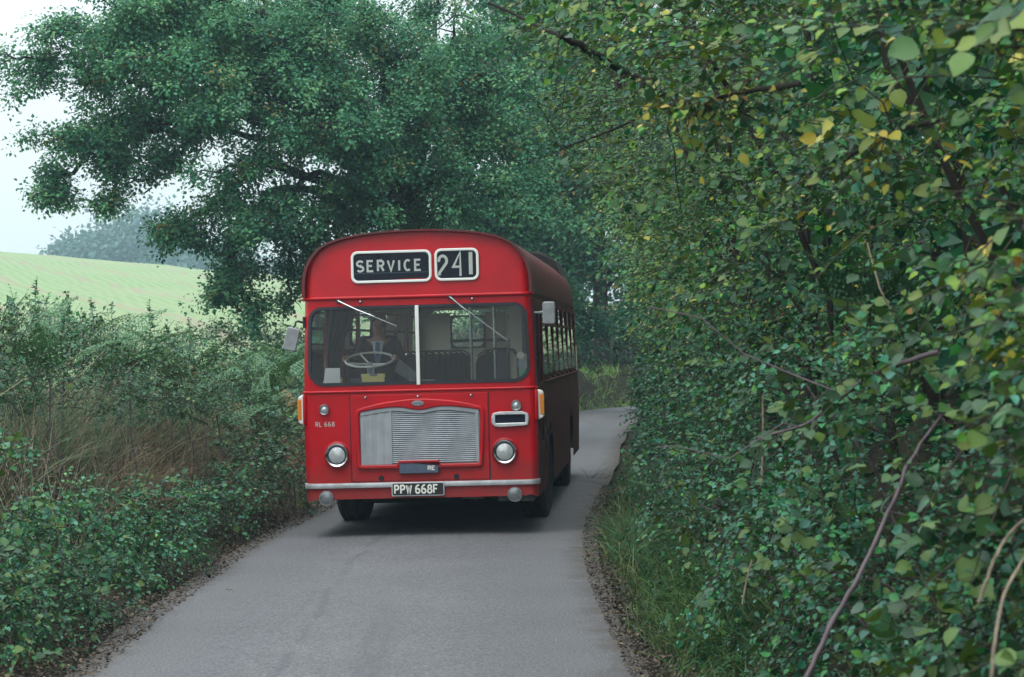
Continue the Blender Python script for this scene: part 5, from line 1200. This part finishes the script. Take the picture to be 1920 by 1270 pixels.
bank_bush('hedgerow_bush', 'dark hedgerow on the outside of the bend, beyond the grass behind the bus', 'hedge', [(1040, 655, 82, 2.2, 1.5, 1.5), (1100, 650, 81, 2.0, 1.5, 1.5), (1150, 645, 81, 2.0, 1.5, 1.6), (1200, 640, 82, 2.2, 1.5, 1.8), (960, 650, 84, 2.4, 1.5, 1.5), (880, 650, 84, 2.4, 1.5, 1.4)], .14, SCRUB, [.3, .2, .36, .04, .1], 22, 0, group=None, trip=False, tlen=(.3, .7))
# upright weed stalks along the hedge top
def weed(label, px, ytop, ybase, d, group):
    b_, t_ = at(px, ybase, d), at(px + RNG.normal() * 4, ytop, d + .1); root = thing('weed_stalk', label, 'weed', tuple(b_), 0, group)
    mb = MB(); pts = curve_stem(mb, (0, 0, 0), t_ - b_, .006, .002, 0, 7, .012); mb.build('stem', M['stem'], root)
    n = int(26 + 40 * np.linalg.norm(t_ - b_)); t = RNG.random(n) ** .8; A = np.array(pts); i = np.clip((t * 6).astype(int), 0, 5); f = (t * 6 - i)[:, None]
    P = A[i] * (1 - f) + A[i + 1] * f; D = rvec(n) * np.array([1, 1, .4]) + np.array([0, 0, .45])
    lv = leaves(P, D, rvec(n) * .6 + np.array([0, -.3, 1]), (.085 * (1 - .62 * t) + .012) * (.7 + .6 * RNG.random(n)), palette(SCRUB, [1, 1, 1, .5, .5], n), W=np.full(n, .75), tpl=LEAF2)
    o = stuffed('leaves', lv, M['leaf'], root, (0, 0, 0))
wg = 'tall weeds sticking out of the hedge top'
WE = [(66, 520, 655, 20.5, 'tallest dark weed spike standing against the field near the left edge'), (135, 545, 660, 21.5, 'tall weed spike right of the tallest one'), (88, 560, 650, 21, 'weed spike close behind the tallest one'),
      (178, 560, 660, 22, 'weed spike in the left third of the hedge top'), (114, 566, 660, 21, 'thin weed between the two tallest spikes'), (212, 570, 670, 23, 'weed spike above the left bracken'), (20, 560, 640, 20, 'weed at the far left edge'),
      (282, 560, 680, 24.5, 'lone thin weed before the middle of the field'), (240, 590, 680, 24, 'short weed left of the lone thin one'), (310, 600, 690, 25.5, 'short weed right of the lone thin one'), (358, 600, 700, 26.5, 'weed above the yellowing bracken'), (402, 600, 705, 27.5, 'last weed before the gap in the hedge'), (335, 610, 690, 26, 'small weed near the hedge gap'), (160, 585, 670, 22, 'low weed in the thick of the hedge top')]
for px, yt, yb, d, lab in WE: weed(lab, px, yt, yb, d, wg)
# dead brown stems tangled on the bank
def tangle(label, spots, n, L, cols, group, name='dry_tangle', r=.0050):
    b_ = on_ground(spots[0][0], spots[0][1], 13); root = thing(name, label, 'dead stems', tuple(b_), 0, group); A, Cc = [], []
    for k in range(n):
        s = spots[RNG.integers(len(spots))]; g = on_ground(s[0] + RNG.normal() * s[2], s[1] + RNG.normal() * s[3], 13) if k % 6 == 0 else g + np.array([RNG.normal() * .10, RNG.normal() * .25, 0])
        g2 = g + np.array([.15, -.15, 0]); g2[2] = gz(g2[0], g2[1]); g = g if k % 6 else g; l = L * (.3 + .9 * RNG.random()); d = unit(np.array([RNG.normal() * .32, RNG.normal() * .4 - .1, 1.0])); t = np.linspace(0, 1, 6)
        c = g2 + d * (l * t)[:, None]; bendv = RNG.normal(size=3) * .30 * l; bendv[2] = -abs(bendv[2]) * .9; c = c + bendv * (t ** 2)[:, None]; A.append(c)
    A = np.array(A); R = r * (1 - .6 * np.linspace(0, 1, 6))[None] * (.5 + .8 * RNG.random((n, 1))); V, F, C = twigs(A, R, palette(cols, [1] * len(cols), n, .2))
    stuffed('stems', (V, F, C), M['dry'], root, b_)
DEAD = [(.38, .30, .21), (.25, .195, .14), (.48, .39, .28), (.15, .12, .09)]
dg_ = 'tangles of dead stems on the left bank'
tangle('grey brown tangle of dead stems at the left edge of the bank', [(50, 890, 70, 40), (140, 880, 60, 55), (90, 800, 70, 40)], 620, .9, DEAD, dg_)
tangle('tangle of dead stems in the middle of the left bank', [(220, 890, 60, 45), (290, 890, 60, 45), (190, 810, 70, 50), (380, 860, 50, 50)], 620, .9, DEAD, dg_)
tangle('sparse dead stems beside the dry grass', [(340, 860, 50, 40), (400, 850, 40, 40)], 240, .7, DEAD, dg_)
tangle('dead stems and brambles leaning by the left front of the bus', [(500, 930, 40, 20), (540, 900, 30, 30)], 300, .5, DEAD, dg_)
# straw coloured grass tufts
def tuft(label, spots, n, L, cols, group, name='dry_grass', droop=.8, cat='grass tuft', wdt=.007):
    b_ = on_ground(spots[0][0], spots[0][1], 12); root = thing(name, label, cat, tuple(b_), 0, group); B = []
    for k in range(n):
        if k % 10 == 0: s = spots[RNG.integers(len(spots))]; c = on_ground(s[0] + RNG.normal() * s[2], s[1] + RNG.normal() * s[3], 12)
        p = c + np.array([RNG.normal() * .05, RNG.normal() * .12, 0]); B.append(p)
    B = np.array(B); B[:, 2] = ground_z(B[:, 0], B[:, 1]); D = RNG.normal(size=(n, 3)) * .38 + np.array([.18, -.15, 1])
    V, F, C = ribbons(B, D, L * (.5 + .7 * RNG.random(n)), wdt * (.6 + .8 * RNG.random(n)), droop * (.4 + RNG.random(n)), palette(cols, [1] * len(cols), n, .2), 4); stuffed('blades', (V, F, C), M['dry'], root, b_)
STRAW = [(.42, .32, .20), (.32, .24, .15), (.48, .38, .25), (.22, .17, .11)]
tg = 'tufts of dry grass on the left bank'
tuft('long straw coloured grass hanging down the bank left of the bus headlamp', [(415, 880, 12, 40), (425, 930, 14, 20), (405, 840, 10, 20)], 1500, .55, STRAW, tg)
tuft('straw coloured grass in the middle of the left bank', [(290, 860, 30, 30), (310, 900, 25, 20)], 800, .5, STRAW, tg)
tuft('faded grass low on the bank near the lane', [(200, 960, 30, 20), (250, 920, 30, 20)], 500, .4, STRAW, tg)
tuft('reddish dry grass near the front corner of the bus', [(545, 850, 20, 30), (560, 880, 15, 20)], 500, .45, [(.26, .15, .08), (.30, .2, .1), (.2, .12, .07)], tg)
tuft('pale grey green grass standing among the dead stems near the left edge', [(110, 860, 60, 40), (60, 800, 50, 40)], 1500, .75, [(.20, .27, .15), (.27, .30, .19), (.13, .20, .10)], tg, 'tall_grass', .5, wdt=.006)
tuft('pale green grass and weeds in the middle of the left bank', [(280, 830, 60, 40), (200, 780, 50, 40)], 1500, .75, [(.18, .26, .14), (.26, .29, .18), (.12, .20, .10)], tg, 'tall_grass', .5, wdt=.006)
tuft('greyish grass beside the long straw coloured tuft, towards the bus', [(470, 850, 35, 40), (430, 800, 40, 30)], 1100, .65, [(.17, .24, .13), (.25, .26, .16), (.12, .19, .10)], tg, 'tall_grass', .5, wdt=.006)
tuft('tall green and straw grass at the foot of the right hedge beside the lane', [(1180, 990, 20, 30), (1200, 950, 20, 20), (1170, 1030, 14, 20), (1220, 920, 20, 20)], 2600, .5, [(.06, .16, .06), (.10, .19, .08), (.20, .21, .10), (.045, .12, .05)], None, 'grass_tuft')
tuft('green grass in front of the right hedge near the bottom of the picture', [(1260, 1120, 40, 40), (1320, 1200, 50, 40), (1380, 1150, 50, 40)], 2600, .34, [(.06, .13, .04), (.09, .16, .045), (.045, .10, .04)], None, 'grass_tuft')

# verge grass, leaf litter, ground ivy: nobody could count it
def verge(name, label, side, y0, y1, a0, a1, n, L, cols, wts, wdt=.006):
    Y = y0 + (y1 - y0) * RNG.random(n) ** 1.4; a = a0 + (a1 - a0) * RNG.random(n); X = edge_x(Y, side) + side * a
    nz = vnoise(np.stack([X, Y, X * 0], 1), .5, 41); ok = RNG.random(n) < np.clip((nz - .32) * 3.5, .03, 1); X, Y = X[ok], Y[ok]; n = len(X)
    P = np.stack([X, Y, ground_z(X, Y) - .01], 1); V, F, C = ribbons(P, RNG.normal(size=(n, 3)) * .4 + np.array([0, 0, 1]), L * (.25 + 1.1 * RNG.random(n) ** 1.5), wdt * (.4 + 1.1 * RNG.random(n)), .9 * RNG.random(n), palette(cols, wts, n, .2), 3)
    me = raw_mesh(name, V, F, C); me.materials.append(M['leaf']); o = link(name, me); tag(o, label, 'grass', kind='stuff')
GR = [(.050, .115, .035), (.075, .140, .040), (.12, .14, .05), (.22, .18, .09)]
verge('verge_grass', 'short grass on the left verge between the lane and the brambles', -1, 6, 48, .22, 1.6, 28000, .17, GR, [.4, .3, .2, .1])
verge('verge_grass', 'short grass on the right verge at the foot of the hedge', 1, 8, 40, .12, 1.1, 26000, .19, GR, [.4, .3, .2, .1])
verge('bend_grass', 'bright grass bank on the outside of the bend behind the bus', -1, 55, 76, .1, 6, 14000, .35, [(.15, .30, .06), (.19, .33, .075)], [1, 1], .02)  # grass colour raised to stand in for light the trees block
def scatter(name, label, cat, side, y0, y1, a0, a1, n, size, cols, wts, tpl=LEAF6, lift=.012, tilt=.35, power=1.4):
    Y = y0 + (y1 - y0) * RNG.random(n) ** power; a = a0 + (a1 - a0) * np.abs(RNG.normal(size=n)) * .6; X = edge_x(Y, side) + side * a
    P = np.stack([X, Y, np.maximum(ground_z(X, Y), .004) + lift], 1); D = RNG.normal(size=(n, 3)) * np.array([1, 1, .25]); N = np.array([0, 0, 1.]) + RNG.normal(size=(n, 3)) * tilt
    V, F, C = leaves(P, D, N, size * (.5 + .8 * RNG.random(n)), palette(cols, wts, n, .25), tpl=tpl); me = raw_mesh(name, V, F, C); me.materials.append(M['leaf']); o = link(name, me); tag(o, label, cat, kind='stuff')
LIT = [(.10, .068, .045), (.06, .045, .034), (.16, .115, .07), (.26, .20, .11), (.035, .028, .024)]
scatter('leaf_litter', 'fallen brown leaves and soil along the right edge of the lane', 'leaf litter', 1, 11, 32, -.12, .55, 12000, .027, LIT, [.28, .3, .10, .02, .36])
scatter('leaf_litter', 'fallen brown leaves along the left edge of the lane', 'leaf litter', -1, 12.5, 36, -.22, 1.0, 13000, .030, LIT, [.28, .3, .12, .02, .3])
scatter('ground_ivy', 'ivy and small herbs covering the foot of the right bank', 'ground cover', 1, 5, 36, .3, 2.2, 22000, .055, GREEN, BW, LEAF2, .05, .6)
scatter('ground_ivy', 'small herbs and ivy covering the left bank', 'ground cover', -1, 5, 48, .42, 3.2, 30000, .045, SCRUB, [.3, .26, .24, .08, .12], LEAF2, .06, .7)
# small things lying on the lane
def lane_at(px, py): r = ray(px, py); t = -(CAM_H - .012) / r[2]; return np.array([0, 0, CAM_H]) + r * t
p_ = lane_at(430, 1108); mb = MB(); mb.tube([(-.03, .03, .012), (0, 0, .014), (.035, -.06, .012), (.05, -.12, .01)], .004, 5); o = mb.build('straw', M['palestem'], None, loc=tuple(p_)); tag(o, 'pale bit of straw lying on the left side of the lane', 'straw')
p_ = lane_at(552, 1178); mb = MB(); mb.add([(-.05, .0, .004), (0, .02, .012), (.055, .0, .018), (0, -.025, .008), (0, 0, .004)], [(0, 1, 4), (1, 2, 4), (2, 3, 4), (3, 0, 4)]); o = mb.build('dead_leaf', M['chassis'], None, loc=tuple(p_)); tag(o, 'single dark dead leaf lying on the lane', 'leaf')

# ------------------------------------------------------------------ trees
def tree(name, label, cat, trunk, boughs, per, size, cols, wts, spread, group=None, nleaf=13, dens_tip=.5, tpl=OAKL, clump=.20, r0=.38, matl=None, rlim=.095):
    """trunk: list of points; boughs: (points list, spread factor, count factor); foliage in tufts at the ends of fine twigs"""
    org = trunk[0]; root = thing(name, label, cat, tuple(org), 0, group)
    mb = MB(); A = _spline(np.array(trunk), 5); mb.tube([tuple(a - org) for a in A], list(np.linspace(r0, r0 * .5, len(A))), 12); mb.build('trunk', M['bark'], root, smooth=60)
    PL, TW, CC_ = [], [], []
    for pts, sf, cf in boughs:
        W = np.array(pts); A = _spline(W, 6)
        A[1:] += RNG.normal(size=A[1:].shape) * .05
        mb = MB(); mb.tube([tuple(a - org) for a in A], list(np.linspace(rlim, .016, len(A))), 7); mb.build('limb', M['bark'], root, smooth=60)
        n = int(per * cf); t = dens_tip + (1 - dens_tip) * RNG.random(n); t = np.where(RNG.random(n) < .25, RNG.random(n) * .6 + .3, t)
        i = np.clip((t * (len(A) - 1)).astype(int), 0, len(A) - 2); f = (t * (len(A) - 1) - i)[:, None]; B = A[i] * (1 - f) + A[i + 1] * f
        # secondary twigs: a few per bough, tufts follow them so that the foliage hangs in layers with gaps
        k = max(5, n // 14); ki = RNG.integers(0, n, k); dirs = RNG.normal(size=(k, 3)) * np.array([1, 1, .75]) * spread * sf + np.array([0, 0, -.05])
        which = RNG.integers(0, k, n); q = RNG.random(n) ** .7
        q = .15 + .85 * q; dl = np.linalg.norm(dirs, axis=1)[which]; tip = B[ki[which]] + dirs[which] * q[:, None]
        tip[:, 2] -= .50 * q ** 2 * dl; axis_ = tip.copy(); tip = tip + RNG.normal(size=(n, 3)) * np.array([.12, .12, .09]) * max(1.0, spread)
        PL.append(tip); CC_.append(axis_ - np.array([0, 0, .10]))
        S2 = np.linspace(0, 1, 4)[None, :, None]; a0 = B[ki][:, None, :]; c2 = a0 + dirs[:, None, :] * S2; c2[:, :, 2] -= .50 * S2[:, :, 0] ** 2 * np.linalg.norm(dirs, axis=1)[:, None]
        TW.append(twigs(c2, np.tile(np.linspace(.020, .005, 4)[None], (k, 1)), np.tile(np.array([[.045, .04, .035]]), (k, 1))))
    T = np.concatenate(PL); n = len(T)
    P = np.repeat(T, nleaf, 0) + RNG.normal(size=(n * nleaf, 3)) * np.array([clump, clump, clump * .75])
    D = unit(P - np.repeat(T, nleaf, 0)) + RNG.normal(size=P.shape) * .35; D[:, 2] -= .15
    N = RNG.normal(size=P.shape) * .26 + np.repeat(RNG.normal(size=(n, 3)) * .3, nleaf, 0) + np.array([-.1, -.3, 1.0]) + .5 * unit(P - np.repeat(T, nleaf, 0)) + 1.1 * unit(P - np.repeat(np.concatenate(CC_), nleaf, 0))
    tc = np.repeat(1 + RNG.normal(size=(n, 1)) * .18, nleaf, 0); C = np.clip(np.repeat(palette(cols, wts, n, .10), nleaf, 0) * tc * (1 + .07 * RNG.normal(size=(len(P), 1))), .004, .8)
    ok = P[:, 2] > ground_z(P[:, 0], P[:, 1]) + .5; q = (P - BUS_C)
    bx, by = q @ BUS_RT, q @ BUS_AX
    if name == 'oak_tree': ok &= ~((P[:, 2] < 3.0) & (P[:, 0] > -4.3))          # trimmed above the lane
    ok &= ~((np.abs(bx) < 1.4) & (by > -1) & (by < 12.3) & (P[:, 2] < 3.6))
    P, D, N, C = P[ok], D[ok], N[ok], C[ok]
    V, F, CC = leaves(P, D, N, size * (.65 + .6 * RNG.random(len(P))), C, tpl=tpl); stuffed('foliage', (V, F, CC), matl or M['oakleaf'], root, org); stuffed('twigs', join(TW), M['dry'], root, org)
    return root
TB = np.array([-2.5, 47.5, gz(-2.5, 47.5) - .1]); TT = TB + np.array([.5, -.2, 4.2])
def lb(*pts, s=1.0, c=1.0, frm=None): return ([TT if frm is None else frm] + [at(*p) for p in pts], s, c)
OAK_B = [
 lb((620, 270, 46), (430, 200, 45), (250, 150, 44), (110, 120, 43), (15, 105, 42.5), c=2.0, s=.68), lb((600, 230, 46), (430, 130, 45), (280, 80, 44), (180, 60, 43), (110, 45, 43), c=2.0, s=.75),
 lb((640, 300, 46), (480, 255, 44.5), (330, 235, 43.5), (190, 240, 43), (100, 275, 42.5), c=1.9, s=.64), lb((430, 215, 44.5), (350, 280, 44), (295, 310, 43.8), (275, 360, 43.6), s=.34, c=.35, frm=at(560, 250, 46)),
 lb((210, 230, 43.5), (140, 320, 43), (82, 362, 42.6), s=.36, c=.6, frm=at(330, 230, 44)), lb((250, 260, 43.5), (220, 330, 43.2), (196, 392, 43), s=.33, c=.5, frm=at(340, 240, 44)),
 lb((480, 310, 44.5), (410, 380, 44), (340, 410, 43.6), (305, 430, 43.5), s=.5, c=.8), lb((540, 350, 44.5), (460, 430, 44), (440, 520, 43.7), (478, 590, 43.5), s=.42, c=.85),
 lb((430, 500, 43.8), (415, 540, 43.6), (455, 585, 43.5), s=.42, c=.4, frm=at(450, 440, 44)), lb((590, 400, 45), (545, 480, 44.6), (545, 575, 44.4), s=.35, c=.4), lb((640, 400, 45), (600, 440, 45), (585, 540, 45), s=.35, c=.4),
 lb((560, 330, 43.5), (470, 300, 42.5), (400, 330, 42), s=.8, c=.7), lb((600, 330, 44), (520, 390, 43), (450, 400, 42.5), s=.75, c=.75), lb((640, 380, 45), (560, 420, 45), (500, 450, 45), (430, 470, 45), s=.6, c=.6),
 lb((700, 230, 45), (640, 130, 44), (560, 60, 43), s=1.15, c=1.5), lb((700, 230, 45), (600, 170, 43), (500, 140, 42), s=1.1, c=1.4), lb((720, 200, 46), (720, 90, 45), (680, 10, 44), s=1.2, c=1.5), lb((760, 220, 46), (830, 120, 45), (860, 30, 44.5), s=1.2, c=1.5),
 lb((800, 260, 46), (880, 190, 45), (940, 130, 44.5), s=1.15, c=1.4), lb((780, 300, 45), (800, 210, 43.5), (780, 150, 43), s=1.1, c=1.3), lb((740, 300, 44), (680, 260, 43), (600, 230, 42), s=1.1, c=1.3), lb((820, 320, 46), (900, 280, 45.5), (970, 250, 45), s=1.1, c=1.3),
 lb((800, 360, 45), (860, 330, 44), (930, 330, 43.5), s=1.0, c=1.1), lb((700, 370, 45), (640, 360, 44.5), (570, 350, 44), s=.85, c=.7), lb((720, 400, 45.5), (660, 410, 45), (610, 420, 44.8), s=.75, c=.6), lb((790, 390, 46), (760, 400, 45), (720, 430, 44.5), s=.6, c=.45),
 lb((560, 180, 43.5), (400, 120, 42.5), (250, 105, 41.5), s=.85, c=1.5), lb((600, 220, 43.5), (460, 180, 42.5), (340, 195, 41.5), s=.75, c=1.2), lb((520, 60, 44.5), (420, 0, 43.5), (300, 20, 43), (200, 5, 42.5), s=.85, c=1.8), lb((620, 120, 44), (520, 60, 43), (430, 50, 42.5), s=.9, c=1.4),
 lb((640, 120, 47), (520, 10, 47), (400, -30, 47), s=1.2, c=1.8), lb((700, 100, 47), (640, 0, 47), (600, -50, 47), s=1.2, c=1.6), lb((480, 90, 46), (330, 20, 46), (230, -20, 46), s=1.1, c=1.6),
 lb((650, 200, 49), (480, 90, 50), (340, 10, 51), s=1.3, c=1.3), lb((560, 260, 50), (380, 190, 51), (230, 170, 52), s=1.2, c=.5), lb((740, 180, 50), (620, 40, 51), (520, -60, 51), s=1.3, c=.8), lb((500, 120, 46), (380, 30, 45), (290, -30, 45), s=1.1, c=1.9), lb((800, 130, 49), (820, 0, 50), (760, -80, 50), s=1.3, c=.9), lb((880, 120, 49), (980, 60, 50), (1050, 0, 50), s=1.3, c=1.5)]
tree('oak_tree', 'big spreading oak leaning over the field with drooping leafy boughs on the left', 'tree', [TB, TB + np.array([.15, 0, 1.8]), TT], OAK_B, 235, .078, OAKC, [.34, .28, .18, .19, .012], .66, 'trees round the bend', 22, tpl=LEAF2, clump=.11)
def bg_tree(label, base, top, n, rx, rz, size, per, lean=0.0, cols=OAKC, w=(.34, .24, .08, .32, .03), low=0.3, spread=.9, name='woodland_tree', group='trees round the bend', r0=.3):
    b_ = np.array([base[0], base[1], gz(base[0], base[1]) - .1]); t_ = b_ + np.array([lean, 0, top * .62]); B = []
    for k in range(n):
        a = 2 * math.pi * k / n * 2.4 + RNG.random(); z = top * (low + (1 - low) * (k + .5) / n); rr = rx * math.sin(math.pi * min(.95, .28 + .66 * (k + .5) / n)) ; st = b_ + (t_ - b_) * min(1, z / (top * .62)) * .92
        e = np.array([b_[0] + lean + rr * math.cos(a), b_[1] + rr * math.sin(a), b_[2] + z]); B.append(([st, st * .5 + e * .5 + np.array([0, 0, .4]), e], rx / 4.0, 1.0))
    return tree(name, label, 'tree', [b_, b_ * .5 + t_ * .5, t_], B, per, size, cols, w, spread, group, 13, .35, LEAF2, size * 1.7, r0)
bg_tree('dark tree behind the bus with its trunk on the outside of the bend', (3.1, 78.5), 13, 24, 4.0, 9, .16, 230, low=.22)
bg_tree('tall dark tree between the oak and the right hedge', (.2, 66), 14, 24, 3.1, 9, .15, 220, low=.16)
bg_tree('shaded tree standing right behind the far end of the hedge', (6.8, 61), 12, 22, 4.0, 9, .16, 190, low=.06)
bg_tree('low leafy tree left of the dark trunk at the bend', (1.0, 84), 8, 14, 3.0, 9, .19, 150, low=.1)
# far trees on the brow of the hill
FARC = [(.065, .135, .125), (.05, .115, .11), (.085, .155, .13)]  # lightened and blued, so part of the mist is painted in
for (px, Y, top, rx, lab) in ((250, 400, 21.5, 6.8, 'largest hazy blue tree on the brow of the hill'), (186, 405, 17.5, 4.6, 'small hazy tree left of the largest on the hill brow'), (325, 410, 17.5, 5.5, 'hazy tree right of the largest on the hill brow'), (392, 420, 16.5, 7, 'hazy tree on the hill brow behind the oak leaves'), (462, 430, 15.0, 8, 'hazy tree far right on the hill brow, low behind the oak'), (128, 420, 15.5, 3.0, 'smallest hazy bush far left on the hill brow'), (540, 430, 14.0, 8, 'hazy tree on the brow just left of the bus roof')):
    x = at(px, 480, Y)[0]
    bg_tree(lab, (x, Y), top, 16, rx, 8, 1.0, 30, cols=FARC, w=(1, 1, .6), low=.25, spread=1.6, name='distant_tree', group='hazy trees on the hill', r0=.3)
# ------------------------------------------------------------------ the misty air: one closed box round everything
mb = MB(); mb.box(-345, 345, -42, 606, -8, 34)
hm = bpy.data.materials.new('mist'); hm.use_nodes = True; hn, hl_ = hm.node_tree.nodes, hm.node_tree.links; hn.clear()
ho = hn.new('ShaderNodeOutputMaterial'); hv = hn.new('ShaderNodeVolumePrincipled'); hv.inputs['Color'].default_value = (.62, .84, 1.0, 1); hv.inputs['Density'].default_value = .0007; hv.inputs['Anisotropy'].default_value = .2
hl_.new(hv.outputs[0], ho.inputs['Volume'])
hz_o = mb.build('haze', hm, None, smooth=0); tag(hz_o, 'thin blue grey mist in the air', kind='stuff')
